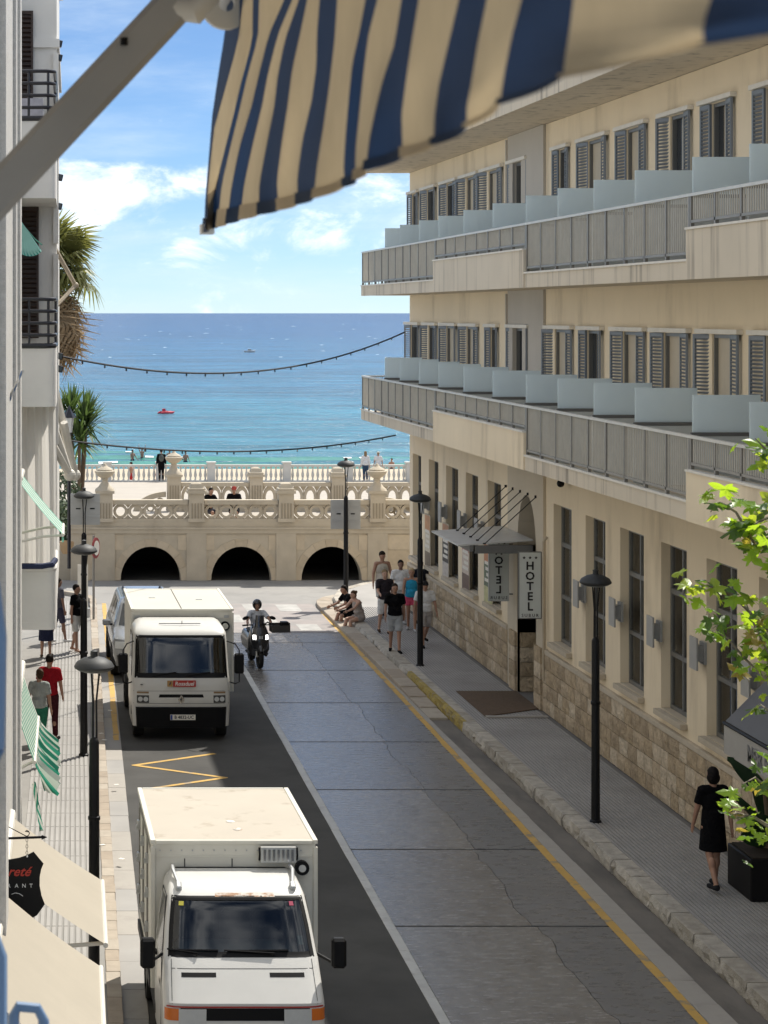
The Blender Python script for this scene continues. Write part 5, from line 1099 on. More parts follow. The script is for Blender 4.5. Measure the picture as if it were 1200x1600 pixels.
sh.patch('hood_seam', SEAM, van, -.90, .90, 1.415, 1.421, .002, 16, 1)
for s in (-1, 1):
    sh.patch('panel_seam', SEAM, van, s*.905, s*.898, 1.11, 1.50, .002, 1, 8)
    sh.patch('vent_slot', BLACK, van, s*.78, s*.34, 1.345, 1.385, .003, 8, 2, skew=0)
    sh.patch('indicator', ORANGE, van, s*.99, s*.82, .93, 1.06, .012, 6, 2, .02)
    sh.patch('headlamp', LENS, van, s*.82, s*.48, .86, 1.06, .010, 6, 2, .02)
    sh.spatch('side_marker', BLACK, van, s, [(.62, 1.12), (.82, 1.14), (.86, 1.18), (.64, 1.18)], .012)
    p = MB(); p.ob(sh.front(s*.86, 2.12)+Vector((s*.0, .02, .03)), (.07, .12, .07), 0, R(25)); q = p.build('roof_bar_foot', SGB, van, bevel=.015); p = MB(); p.tube([sh.front(s*.86, 2.12)+Vector((0, .03, .05)), Vector((s*.71, 1.45, 2.255)), Vector((s*.70, 1.66, 2.25))], .022, 6); p.build('bar', SGB, q)
    # side windows and door
    wv = [(.62, 1.42), (1.55, 1.44), (1.55, 1.98), (1.12, 2.0)]; sh.spatch('side_window', WINGL, van, s, wv, .010)
    mb = MB(); out = [(.55, .5), (.58, 1.40), (1.08, 2.04), (1.60, 2.03), (1.62, .5)]
    mb.tube([sh.side(y, z, s, .006) for y, z in out], .008, 4); mb.build('door_seam', SEAM, van)
    p = MB(); p.ob(sh.side(1.45, 1.28, s, .012), (.03, .14, .04)); p.build('door_handle', BLACK, van, bevel=.006)
sh.patch('red_stripe', REDM, van, -.97, .97, 1.075, 1.092, .012, 20, 1); sh.patch('grille', BLACK, van, -.80, .80, .93, 1.07, .008, 16, 2); sh.patch('bumper', M('bumper_grey', (.05, .05, .05), .6, .1, 5), van, -.99, .99, .40, .82, .06, 20, 4, .08)
mirror(van, [sh.side(.62, 1.50, -1, 0), (-1.05, .42, 1.45), (-1.10, .40, 1.48)], (-1.07, .38, 1.58), (.17, .12, .34)); mirror(van, [sh.side(.62, 1.50, 1, 0), (1.05, .42, 1.45), (1.10, .40, 1.48)], (1.10, .38, 1.58), (.17, .12, .34))
sh2 = [(-.22, .20, 2.150), (.05, .02, 2.148)]
mb = MB()
for i in range(9): pass
sh.patch('rust_patch', RUST, van, -.32, .55, 2.066, 2.098, .004, 12, 3)
bx_ = cargo(van, 1.95, 1.78, 4.65, .75, 2.50, ROOFW, .05)
p = MB(); p.box(.36, .78, 1.66, 1.75, 2.28, 2.46); v_ = p.build('vent_unit', ALU, bx_)
for xx in (-.55, .02): p = MB(); p.box(xx, xx+.012, 1.772, 1.779, 1.0, 2.3); p.build('panel_seam', SEAM, bx_)
for kk in range(14): p = MB(); p.ob((-.84+.13*kk, 1.766, 2.40), (.016, .008, .016)); p.build('rivet', SGB, bx_)
for k in range(7): p = MB(); p.box(.39+.055*k, .42+.055*k, 1.64, 1.659, 2.30, 2.44); p.build('vent_slat', CHROME, v_)
for x in (.345, .795): p = MB(); p.tube([(x, 1.70, 2.30), (x, 1.66, 2.37), (x, 1.70, 2.45)], .012, 6); p.build('vent_clip', BLACK, v_)
p = MB(); p.tube([(.86, 1.775, 2.20), (.86, 1.70, 2.20)], .085, 16); q = p.build('round_lamp', BLACK, bx_); p = MB(); p.tube([(.86, 1.699, 2.20), (.86, 1.69, 2.20)], .045, 12); p.build('lens', LENS, q)
for x, y in ((.10, 2.75), (.15, 2.35)): p = MB(); p.lathe((x, y, 2.513), [(.06, 0), (.05, .01), (.01, .012)], 10); p.build('roof_patch', TRIMW if y > 2.6 else RUST, bx_)
sidedoors(van, bx_, -.925, -1, 1.9, 4.55, 1.0, 2.35, 3); sidedoors(van, bx_, 1.025, 1, 1.9, 4.55, 1.0, 2.35, 3)
p = MB(); p.box(-.90, 1.0, 1.78, 4.6, .45, .75); p.build('chassis', SEATD, van); p = MB(); p.box(-.96, -.93, 1.9, 4.5, .70, .82); p.build('side_rail', BLACK, van)
for x in (-.80, .80): wheel(van, x, .75, .33, .2); wheel(van, x, 3.75, .33, .2)
# second truck
tx = 3.35
tr2 = thing('box_truck', 'grey white cab-over box truck with a red plate under its windscreen', 'truck', (tx, 45.0, 0))
s2 = Shell([(.30, 1.0, .0), (.70, 1.02, .0), (.74, 1.02, -.02), (1.28, 1.015, .0), (1.33, 1.005, .02), (2.13, .97, .25), (2.18, .965, .29), (2.25, .93, .40), (2.31, .88, .62), (2.35, .80, .95), (2.36, .72, 1.2)], 1.42, 6.0, .30)
s2.build('cab', PAINTG, tr2, hole=(-.93, .93, 1.33, 2.13), zs=[.30, .5, .70, .74, .9, 1.1, 1.28, 1.33, 1.5, 1.7, 1.9, 2.13, 2.18, 2.22, 2.25, 2.28, 2.31, 2.335, 2.35, 2.36])
s2.patch('windscreen', WSCR, tr2, -.935, .935, 1.325, 2.135, -.004, 20, 8)
for u0, u1, z0, z1 in ((-.955, -.915, 1.30, 2.15), (.915, .955, 1.30, 2.15), (-.95, .95, 2.10, 2.15), (-.95, .95, 1.30, 1.40)): s2.patch('windscreen_seal', BLACK, tr2, u0, u1, z0, z1, .004, 16 if u1-u0 > 1 else 2, 6)
p = MB(); p.box(-.85, .85, .22, .6, 1.1, 1.36); p.build('dashboard', SEATD, tr2, bevel=.04); p = MB(); p.box(-.9, .9, 1.34, 1.40, .5, 2.2); p.box(-.9, .9, .25, 1.34, .85, .9); p.build('cab_interior', SEATD, tr2, kind='stuff')
for x in (-.45, .45): p = MB(); p.box(x-.22, x+.22, 1.0, 1.2, .95, 1.85); p.build('seat', SEATD, tr2, bevel=.06)
p = MB(); p.ob((.55, .35, 1.40), (.3, .22, .02), .3); p.build('papers', TRIMW, tr2)
p = MB(); p.tube([s2.front(-.6, 1.35, .03), s2.front(-.1, 1.42, .03)], .012, 5); p.build('wiper', BLACK, tr2); p = MB(); p.tube([s2.front(.1, 1.35, .03), s2.front(.6, 1.42, .03)], .012, 5); p.build('wiper', BLACK, tr2)
s2.patch('panel_seam', SEAM, tr2, -.97, .97, 1.03, 1.036, .002, 18, 1); s2.patch('lower_seam', SEAM, tr2, -.97, .97, .775, .783, .002, 18, 1)
s2.patch('air_slot', BLACK, tr2, -.46, .46, .90, .965, .004, 12, 2, skew=.02); p = MB(); c = s2.front(0, .86, .012)
p.prism([c+Vector((.085*math.sin(a)*.8, 0, .10*math.cos(a))) for a in (0, math.pi/2, math.pi, -math.pi/2)], (0, -.012, 0)); p.build('emblem', CHROME, tr2); p = MB(); p.prism([c+Vector((.035*math.sin(a)*.8, -.013, .055*math.cos(a))) for a in (0, math.pi/2, math.pi, -math.pi/2)], (0, -.002, 0)); p.build('emblem_centre', SEAM, tr2)
p = MB(); p.box(-.17, .30, -.045, -.015, 1.125, 1.255); q = p.build('name_plate', REDM, tr2); text('Rossduel', .115, WT, q, (.065, -.047, 1.187), shear=.15, depth=.001, bold=.002, sx=.95)
p = MB(); p.box(-.29, -.18, -.043, -.015, 1.13, 1.25); q = p.build('emblem_plate', M('ochre', (.42, .24, .08), .5, .1), tr2); p = MB(); p.prism([(-.26, -.044, 1.15), (-.225, -.044, 1.17), (-.205, -.044, 1.23), (-.235, -.044, 1.22)], (0, -.002, 0)); p.build('emblem_mark', SEAM, q)
p = MB(); p.lathe((-.82, -.03, 1.16), [(.01, 0), (.04, .01), (.01, .02)], 8); p.build('badge', SEAM, tr2)
for s in (-1, 1):
    q = s2.patch('headlamp', SEAM, tr2, s*.90, s*.655, .79, .945, .010, 6, 2, .02)
    for u in (.72, .83): p = MB(); c = s2.front(s*u, .868, .014); p.tube([c, c+Vector((0, -.006, 0))], .05, 12); p.build('lamp', LENS, q)
    s2.patch('indicator', M('dull_orange', (.25, .16, .08), .4, .1) if 'dull_orange' not in bpy.data.materials else bpy.data.materials['dull_orange'], tr2, s*.90, s*.66, .985, 1.02, .008, 6, 1, .02)
    s2.spatch('side_window', WINGL, tr2, s, [(.36, 1.38), (1.25, 1.40), (1.25, 2.08), (.60, 2.08)], .010)
    mb = MB(); mb.tube([s2.side(y, z, s, .006) for y, z in ((.32, .5), (.33, 1.36), (.56, 2.12), (1.30, 2.12), (1.30, .5))], .009, 4); mb.build('door_seam', SEAM, tr2)
s2.patch('bumper', M('bumper_black', (.008, .008, .0085), .7, .1, 5, spec=.12), tr2, -1, 1, .28, .70, .05, 20, 3, .08)
plate(tr2, 'B 4832-UC', .03, -.062, .50)
for s in (-1, 1):
    x = s*1.0
    p = MB(); p.tube([(x*.97, .30, 2.02), (s*1.12, .06, 2.0), (s*1.20, .0, 1.88), (s*1.20, .0, 1.22), (s*1.12, .03, 1.18), (x*.99, .18, 1.2)], .014, 6); m_ = p.build('mirror', BLACK, tr2)
    p = MB(); p.ob((s*1.20, .03, 1.60), (.20, .09, .42)); p.build('housing', BLACK, m_, bevel=.03); p = MB(); p.ob((s*1.20, .078, 1.60), (.17, .005, .37)); p.build('mirror_glass', CHROME, m_)
p = MB(); p.tube([(-.42, .66, 2.335), (-.3, .62, 2.34), (.45, .62, 2.34)], .008, 4); p.tube([(.06, .60, 2.33), (.06, .60, 2.40)], .008, 4); p.build('roof_aerial', SEAM, tr2, kind='stuff')
b2_ = cargo(tr2, 2.14, 1.55, 4.95, .75, 2.50, M('truck_roof', (.56, .53, .45), .6, .05, 1, dark=(.55, .5, .4), dscale=1.5, dmin=.55, dmax=.8, damt=.4), .14)
p = MB(); p.box(.12, .135, 1.6, 4.9, 2.513, 2.52); p.build('roof_seam', SEAM, b2_)
for x, y in ((-.4, 3.4), (.62, 3.1)): p = MB(); p.ob((x, y, 2.518), (.14, .07, .012)); p.build('roof_fitting', SGB, b2_)
p = MB(); p.tube([(1.05, 1.545, 2.16), (1.05, 1.48, 2.16)], .10, 16); q = p.build('round_lamp', BLACK, b2_); p = MB(); p.tube([(1.05, 1.479, 2.16), (1.05, 1.47, 2.16)], .065, 14); p.build('lens', BOXW, q)
for x in (-.82, 1.08): p = MB(); p.ob((x, 1.53, 2.36), (.10, .03, .05)); p.build('marker', SGB, b2_)
p = MB(); p.ob((-.86, 1.532, 2.1), (.035, .02, .5)); p.build('bracket_bar', SGB, b2_)
p = MB(); p.box(-.75, .75, 1.3, 4.9, .42, .72); p.build('chassis', SEATD, tr2)
for x in (-.86, .86): wheel(tr2, x, .62, .37, .22); wheel(tr2, x, 3.9, .37, .26)
# silver car behind the truck
car = thing('silver_car', 'silver and black off-road car parked behind the truck', 'car', (3.17, 52.5, 0)); CARP = M('silver_paint', (.24, .25, .26), .25, .03, 3, coat=.6); CLAD = M('cladding', (.02, .02, .02), .5, .05)
c3 = Shell([(.30, .84, .05), (.55, .90, -.02), (.80, .91, .0), (.95, .89, .10), (1.02, .87, .35), (1.07, .84, .95), (1.12, .82, 1.10), (1.60, .66, 1.75), (1.68, .60, 1.95), (1.71, .5, 2.2)], 4.4, 4, .5)
c3.build('body', CARP, car, zs=[.30, .42, .55, .68, .80, .95, 1.02, 1.07, 1.12, 1.28, 1.44, 1.60, 1.68, 1.71])
c3.patch('windscreen', WINGL, car, -.88, .88, 1.14, 1.60, .006, 14, 5); c3.patch('grille', BLACK, car, -.62, .62, .62, .80, .02, 12, 2, .02); c3.patch('bumper', CLAD, car, -1, 1, .30, .58, .05, 18, 3, .06)
for s in (-1, 1):
    c3.patch('headlamp', LENS, car, s*.94, s*.66, .74, .90, .012, 6, 2, .02)
    for y0, y1 in ((1.72, 2.45), (2.52, 3.25), (3.32, 4.1)): c3.spatch('side_window', WINGL, car, s, [(y0-.25 if y0 < 2 else y0, 1.14), (y1, 1.14), (y1, 1.56), (y0+.1, 1.56)], .012)
    c3.spatch('sill', CLAD, car, s, [(.55, .31), (4.3, .31), (4.3, .72), (.55, .72)], .015)
    for yc in (.78, 3.45):
        mb = MB(); n = 12; mb.grid([[c3.side(yc+r*math.cos(math.pi*i/n), .33+r*math.sin(math.pi*i/n), s, .02) for i in range(n+1)] for r in (.36, .48)]); mb.build('wheel_arch', CLAD, car); wheel(car, s*.82, yc, .35, .22)
    p = MB(); p.ob((s*1.0, 1.62, 1.16), (.20, .12, .15)); m_ = p.build('mirror', CARP, car, bevel=.03); p = MB(); p.ob((s*1.0, 1.685, 1.16), (.17, .006, .12)); p.build('mirror_glass', CHROME, m_); p = MB(); p.ob((s*.90, 1.64, 1.11), (.1, .06, .05)); p.build('mirror_foot', BLACK, m_)
    p = MB(); p.tube([(s*.50, 2.0, 1.70), (s*.50, 2.2, 1.76), (s*.48, 4.0, 1.76), (s*.48, 4.2, 1.71)], .02, 6); p.build('roof_rail', BLACK, car)
# scooter
sc = thing('motor_scooter', 'black motor scooter with two lit headlights riding towards the camera', 'scooter', (6.0, 54.0, 0), R(3)); SBLK = M('scooter_black', (.018, .018, .02), .25, .05, 5, coat=.4)
def wheel2(y, r, w):
    mb = MB(); n = 22; mb.grid([[(q, y+rr*math.cos(2*math.pi*i/n), r+rr*math.sin(2*math.pi*i/n)) for i in range(n)] for rr, q in ((r*.72, -w*.4), (r*.93, -w*.5), (r, -w*.2), (r, w*.2), (r*.93, w*.5), (r*.72, w*.4), (r*.72, -w*.4))], True); o = mb.build('wheel', RUBBER, sc, smooth=40)
    mb = MB(); [mb.tube([(0, y, r), (0, y+r*.74*math.cos(a), r+r*.74*math.sin(a))], .018, 5) for a in (k*2*math.pi/5 for k in range(5))]; mb.build('rim', ALU, o)
wheel2(.18, .28, .12); wheel2(1.50, .27, .14)
fa = Shell([(.42, .10, .10), (.50, .19, .02), (.68, .235, -.02), (.86, .23, .02), (1.0, .19, .10), (1.10, .13, .17)], .42, 2.6, .26); fa.build('fairing', SBLK, sc, zs=[.42, .46, .50, .59, .68, .77, .86, .93, 1.0, 1.05, 1.10])
leg = Shell([(.30, .20, .30), (.45, .27, .28), (.70, .26, .30), (.92, .20, .34)], .48, 3, .1); leg.build('leg_shield', SBLK, sc)
p = MB(); p.grid([[(.14*math.cos(t)*(1-.25*k/5), .12+.05*k/5-.05*math.sin(t)+.05, 1.02+.30*k/5) for t in (math.pi*(.1+.8*i/8) for i in range(9))] for k in range(6)]); p.build('windshield', glass('smoked', (.10, .10, .11), .4), sc, smooth=True)
LIT = bpy.data.materials.new('headlight_lit'); LIT.use_nodes = True; LIT.node_tree.nodes['Principled BSDF'].inputs['Emission Color'].default_value = (1, .98, .95, 1); LIT.node_tree.nodes['Principled BSDF'].inputs['Emission Strength'].default_value = 2.2
for s in (-1, 1):
    fa.patch('headlight', LIT, sc, s*.82, s*.52, .74, .85, .012, 4, 3, .01); fa.patch('marker_strip', WT, sc, s*.92, s*.86, .90, 1.0, .010, 2, 3)
    p = MB(); p.tube([(0, .30, 1.06), (s*.22, .34, 1.06), (s*.36, .42, 1.04)], .016, 6); h_ = p.build('handlebar', BLACK, sc); p = MB(); p.tube([(s*.27, .36, 1.055), (s*.39, .44, 1.035)], .021, 8); p.build('grip', RUBBER, h_)
    p = MB(); p.tube([(s*.24, .33, 1.07), (s*.30, .30, 1.22)], .008, 5); m_ = p.build('mirror', BLACK, sc); p = MB(); p.ell((s*.34, .29, 1.24), (.085, .02, .045), 10, 6, Matrix.Rotation(s*.35, 3, 'Y')); p.build('housing', BLACK, m_, smooth=True)
    p = MB(); p.tube([(s*.075, .18, .28), (s*.085, .26, .62)], .024, 8); p.build('fork', ALU, sc)
fa.patch('emblem', WT, sc, -.16, .16, .76, .83, .012, 4, 3); fa.patch('emblem_centre', SBLK, sc, -.06, .06, .745, .845, .016, 3, 3)
p = MB(); p.tube([(0, -.10, .44), (0, 0, .55), (0, .2, .585), (0, .42, .5)], [.05, .075, .085, .06], 8); p.build('front_mudguard', SBLK, sc, smooth=True)
rb = Shell([(.36, .20, .62), (.55, .24, .56), (.72, .20, .60), (.78, .16, .66)], 1.75, 3, .3); rb.build('rear_body', SBLK, sc); p = MB(); p.box(-.25, .25, .36, .95, .30, .36); p.build('floorboard', RUBBER, sc, bevel=.02); p = MB(); p.box(-.16, .16, .68, 1.45, .775, .86); p.build('seat', RUBBER, sc, bevel=.04)
cr_ = thing('plastic_crate', 'dark flat crate carried at the rider\'s left side', 'crate', (6.50, 54.3, .90), .1); mb = MB(); CRM = M('crate_dark', (.045, .04, .035), .6, .2, 8)
mb.box(-.23, .23, -.18, .18, 0, .02); mb.box(-.23, .23, -.18, -.16, .021, .17); mb.box(-.23, .23, .16, .18, .021, .20); mb.box(-.23, -.21, -.159, .159, .021, .18); mb.box(.21, .23, -.159, .159, .021, .23); mb.build('shell', CRM, cr_); mb = MB(); mb.box(.03, .2, -.1, .1, .02, .25); mb.build('goods', BLACK, cr_); p = MB(); p.tube([(-.42, .02, .16), (-.30, 0, .24), (-.2, 0, .18)], .02, 6); p.build('strap', BLACK, cr_)
# cafe corner at the right edge
AWG = M('awning_grey', (.13, .135, .15), .8, .06, 3)
cf = thing('cafe_awning', 'dark grey cafe awning with grey lettering at the right edge', 'awning', (FX, 31, 2.4)); co_ = cf.location
def W_(x, y, z): return Vector((x, y, z))-co_
mb = MB(); mb.grid([[W_(FX-.01, y, 3.35), W_(11.12, y, 3.02), W_(10.72, y, 2.62)] for y in (33.1, 25)]); mb.build('fabric', AWG, cf)
mb = MB(); n = 20; mb.grid([[W_(10.72+.004*math.sin(i*2), 33.1-8.1*i/n, z) for i in range(n+1)] for z in (2.61, 2.16)]); mb.grid([[W_(x, 33.1, z) for x in (10.72, FX-.02)] for z in (2.55, 2.2)]); mb.build('valance', M('awning_valance', (.36, .345, .32), .85, .06, 4), cf)
p = MB(); p.tube([W_(10.72, 33.1, 2.62), W_(10.72, 25, 2.62)], .03, 6); p.build('front_bar', BLACK, cf)
text('MER B', .34, M('awning_print', (.20, .195, .19), .85, .1, 4), cf, W_(10.705, 31.55, 2.37), rot=(R(90), 0, R(-90)), depth=.002, bold=.006)
pl = thing('black_planter', 'large black square planter beside the cafe awning', 'planter', (11.02, 32.5, .2)); p = MB(); p.box(-.28, .6, -.55, .5, 0, .62); p.build('box', BLACK, pl, bevel=.015); p = MB(); p.box(-.23, .55, -.5, .45, .61, .64); p.build('soil', M('soil', (.03, .022, .015), .95, .3, 20), pl)
bn = thing('banana_plant', 'dark broad leaved plant growing in the black planter', 'plant', (11.22, 32.6, .83)); BL = thin('banana_leaf', (.018, .045, .022), (.03, .07, .02), .2, .35, .2, 4)
def big(ln, w, az, bend, z0):
    mb = MB(); n = 10; rows = []
    for k in range(n+1):
        t = k/n; c = Vector((math.cos(az)*ln*math.sin(bend*t)/max(bend, .1), math.sin(az)*ln*math.sin(bend*t)/max(bend, .1), z0+ln*(math.cos(bend*.6)*t-.25*bend*t*t))); ww = w*max(.04, math.sin(math.pi*min(1, .12+.88*t))**.8); s = Vector((-math.sin(az)*.35+.1, math.cos(az)*.35, .55)).normalized() if abs(math.cos(az)) > .6 else Vector((-math.sin(az), math.cos(az), .2)).normalized()
        rows.append([c-s*ww+Vector((0, 0, .06)), c, c+s*ww+Vector((0, 0, .06))])
    mb.grid(rows); return mb.build('leaf', BL, bn, smooth=True)
for ln, w, az, bend, z0 in ((.60, .17, 3.0, .30, .75), (.8, .15, 2.2, .9, .2), (.9, .2, 4.2, 1.0, .1), (1.1, .19, 5.3, .7, .3), (.8, .17, .6, .9, .2), (.7, .2, 3.6, 1.3, 0), (1.0, .17, 1.4, .6, .3)): big(ln, w, az, bend, z0)
p = MB(); p.tube([(0, 0, -.2), (0, 0, .5), (-.05, 0, .8)], [.06, .05, .03], 8); p.build('stem', TRUNK, bn)
# on the water
bt = thing('motor_boat', 'tiny white motor boat far out at sea', 'boat', (72.6, 640, ZS)); bt.location.x = (390-VX)*640/F; bt.scale = (.55,)*3; mb = MB(); BW = WT
rows = []
for k in range(7):
    t = k/6; w = 1.1*math.sin(math.pi*min(1, .35+.65*(1-t)))**.6 if t < 1 else .05; rows.append([(-3+6*t, -w, .7+.3*t), (-3+6*t, -w*.7, -.2), (-3+6*t, w*.7, -.2), (-3+6*t, w, .7+.3*t)])
mb.grid(rows); mb.bm.faces.new([mb.bm.verts.new(Vector(p_)) for p_ in rows[0]]); mb.grid([[r_[0] for r_ in rows], [r_[3] for r_ in rows]]); mb.build('hull', BW, bt); p = MB(); p.box(-1, .8, -.7, .7, .75, 1.7); p.build('cabin', BW, bt); p = MB(); p.box(-.9, .82, -.72, .72, 1.15, 1.5); p.build('cabin_window', WINGL, bt)
pb = thing('pedal_boat', 'small red pedal boat on the turquoise sea', 'boat', ((259-VX)*250/F, 250, ZS), .5); pb.scale = (.6,)*3; REDB = M('boat_red', (.55, .02, .05), .4, .05)
for s in (-1, 1): p = MB(); p.tube([(-1.5, s*.55, .1), (-1.0, s*.55, .15), (1.0, s*.55, .15), (1.6, s*.55, .32)], [.1, .28, .28, .1], 8); p.build('float', REDB, pb, smooth=True)
p = MB(); p.box(-1, 1, -.6, .6, .32, .42); p.build('deck', REDB, pb); p = MB(); p.box(-.5, -.35, -.5, .5, .42, .95); p.box(-.35, .2, -.5, .5, .42, .55); p.build('seat', REDB, pb, kind='stuff')
# ------------------------------------------------------------------ people
SKIN = {k: M('skin_'+k, c, .55, .08, 8) for k, c in (('fair', (.50, .30, .215)), ('tan', (.36, .20, .135)), ('dark', (.22, .12, .08)))}
_cl = {}
def cl(n, c, rough=.85, **k):
    if n not in _cl: _cl[n] = M(n, c, rough, .16, 8, .5, 9, spec=.08, **k)
    return _cl[n]
TODO = []
def cap_(mb, p, q, r1, r2, n=10):                 # capsule
    p, q = Vector(p), Vector(q); mb.tube([p, q], [r1, r2], n); mb.ell(p, (r1,)*3, n, 6); mb.ell(q, (r2,)*3, n, 6)
def cone_(mb, p, q, r1, r2, n=12): mb.tube([p, q], [r1, r2], n)
def blob(name, mb, mat, parent, voxel, smooth=True):
    me = mb.mesh(name, mat); o = link(name, me, parent); m = o.modifiers.new('r', 'REMESH'); m.mode = 'VOXEL'; m.voxel_size = voxel; m.use_smooth_shade = True
    s = o.modifiers.new('s', 'SMOOTH'); s.iterations = 2; s.factor = .5; TODO.append(o); return o
def person(label, pos, face, hgt=1.74, skin='tan', hair=((.025, .018, .014), 'short'), top=None, bottom=None, shoes=(.03, .03, .03), lh=(0, 0), rh=(0, 0), la=(0, 12, 10), ra=(0, 12, 10), lean=0, sit=False, w=1.0, vox=.016, head=(0, 0), group=None, drop=None, hat=None, bag=None, knee_out=0, float_=None, low=None):
    # lh / rh: hip swing forward, knee bend; la / ra: arm swing forward, away from body, elbow bend (degrees). Front is -y.
    t = thing('person', label, 'person', pos, R(face), group); k = hgt/1.76; hr, hs = hair
    pel = Vector((0, 0, .93)); ln = R(lean); up = Vector((0, -math.sin(ln), math.cos(ln))); fw = Vector((0, -math.cos(ln), -math.sin(ln))); che = pel+up*.33; sho = pel+up*.49; nk = pel+up*.56; hd = pel+up*.70+fw*.015
    J = {}
    for s, (a, kb) in ((-1, lh), (1, rh)):
        a_, b_ = R(a), R(a-kb); hip = Vector((s*.092, 0, .90)); o = s*knee_out
        kn = hip+Vector((o, -math.sin(a_)*.425, -math.cos(a_)*.425)); an = kn+Vector((-o*.5, -math.sin(b_)*.41, -math.cos(b_)*.41)); ft = R(a-kb)*.55
        J[s] = (hip, kn, an, an+Vector((s*.03, -.17*math.cos(ft), -.055-.10*math.sin(ft)*0)))
    low_ = min(J[s][2].z for s in (-1, 1))-.075
    if float_ is not None: low_ = float_/k
    A = {}
    for s, (sw, ab, el) in ((-1, la), (1, ra)):
        p = sho+Vector((s*.175*w, 0, 0)); a, b, e = R(sw), R(ab), R(sw+el)
        eb = p+Vector((s*math.sin(b)*.28, -math.sin(a)*.28*math.cos(b), -math.cos(a)*.28*math.cos(b))); wr = eb+Vector((s*math.sin(b)*.10, -math.sin(e)*.25, -math.cos(e)*.25)); A[s] = (p, eb, wr)
    def T(v): return (Vector(v)-Vector((0, 0, low_)))*k
    def X(mb):
        for v in mb.bm.verts: v.co = T(v.co)
        return mb
    tilt = Matrix.Rotation(ln, 3, 'X')
    mb = MB()
    mb.ell(pel, (.155*w, .105*w, .13)); mb.ell(pel+up*.16, (.14*w, .095*w, .16), M=tilt); mb.ell(che, (.165*w, .105*w, .19), M=tilt); cap_(mb, sho+Vector((-.15*w, 0, 0)), sho+Vector((.15*w, 0, 0)), .062, .062)
    cap_(mb, sho, nk+up*.05, .062, .052); HM = Matrix.Rotation(R(head[0]), 3, 'Z') @ Matrix.Rotation(R(head[1])+ln*.3, 3, 'X')
    mb.ell(hd, (.074, .094, .112), 14, 10, HM); mb.ell(hd+HM @ Vector((0, -.022, -.065)), (.052, .066, .06), 12, 8, HM)
    mb.ell(hd+HM @ Vector((0, -.098, -.02)), (.014, .020, .026), 8, 6, HM); mb.ell(hd+HM @ Vector((0, -.082, -.068)), (.024, .012, .009), 8, 6, HM)
    for s in (-1, 1): mb.ell(hd+HM @ Vector((s*.075, .005, -.012)), (.012, .022, .032), 8, 6, HM)
    for s in (-1, 1):
        hip, kn, an, toe = J[s]; cap_(mb, hip, kn, .088*w, .055); cap_(mb, kn, an, .053, .036); mb.ell(kn.lerp(an, .28)+Vector((0, .018, 0)), (.052, .054, .11)); cap_(mb, an+Vector((0, .03, -.03)), toe, .036, .026)
        p, eb, wr = A[s]; cap_(mb, p, eb, .052, .041); cap_(mb, eb, wr, .040, .027); d = (wr-eb).normalized(); side = d.cross(Vector((1, 0, 0)))
        side = side.normalized() if side.length > .1 else Vector((0, 1, 0)); pm = wr+d*.05; mb.ell(pm, (.024, .036, .050)); cu = (d+Vector((-s*.25, 0, 0))).normalized()
        for i, L_ in enumerate((.062, .072, .066, .050)):
            b0 = pm+side*(.030-.020*i)+d*.032; b1 = b0+d*L_*.55+side*(.004-.003*i); cap_(mb, b0, b1, .0092, .0088, 6); cap_(mb, b1, b1+cu*L_*.5, .0088, .0078, 6)
        cap_(mb, pm+side*.028-d*.02, pm+side*.055+d*.03, .011, .009, 6)
    body = blob('body', X(mb), SKIN[skin], t, vox*.8 if vox < .02 else vox)
    for s in (-1, 1):
        mb = MB(); mb.ell(hd+HM @ Vector((s*.030, -.090, .004)), (.011, .006, .006), 8, 6, HM); X(mb).build('eye', SEAM, body)
    mb = MB()
    if hs in ('short', 'bob', 'long', 'bun'):
        mb.ell(hd+HM @ Vector((0, .016, .028)), (.084, .098, .100), 14, 10, HM)
        if hs == 'bob': mb.ell(hd+HM @ Vector((0, .03, -.03)), (.094, .088, .105), 14, 10, HM)
        if hs == 'long': mb.ell(hd+HM @ Vector((0, .05, -.09)), (.085, .06, .16), 14, 10, HM)
        if hs == 'bun': mb.ell(hd+HM @ Vector((0, .11, .06)), (.045, .045, .045), 10, 8, HM); mb.ell(hd+HM @ Vector((0, .045, -.02)), (.07, .065, .08), 10, 8, HM)
        # clear the face
        for v in mb.bm.verts:
            q = HM.inverted() @ (v.co-hd)
            if q.y < -.02 and q.z < .055: v.co = hd+HM @ Vector((q.x*.8, -.02+(q.y+.02)*.1, q.z))
        X(mb).build('hair', cl('hair_%s' % str(hr), hr, .6), t, smooth=60)
    if hat:
        mb = MB(); mb.ell(hd+HM @ Vector((0, .005, .045)), (.090, .108, .085), 14, 8, HM); X(mb).build('cap', cl('cap_%s' % str(hat), hat), t, smooth=60); mb = MB(); mb.ell(hd+HM @ Vector((0, -.13, .045)), (.07, .075, .010), 12, 6, HM); X(mb).build('cap_peak', cl('cap_%s' % str(hat), hat), t, smooth=60)
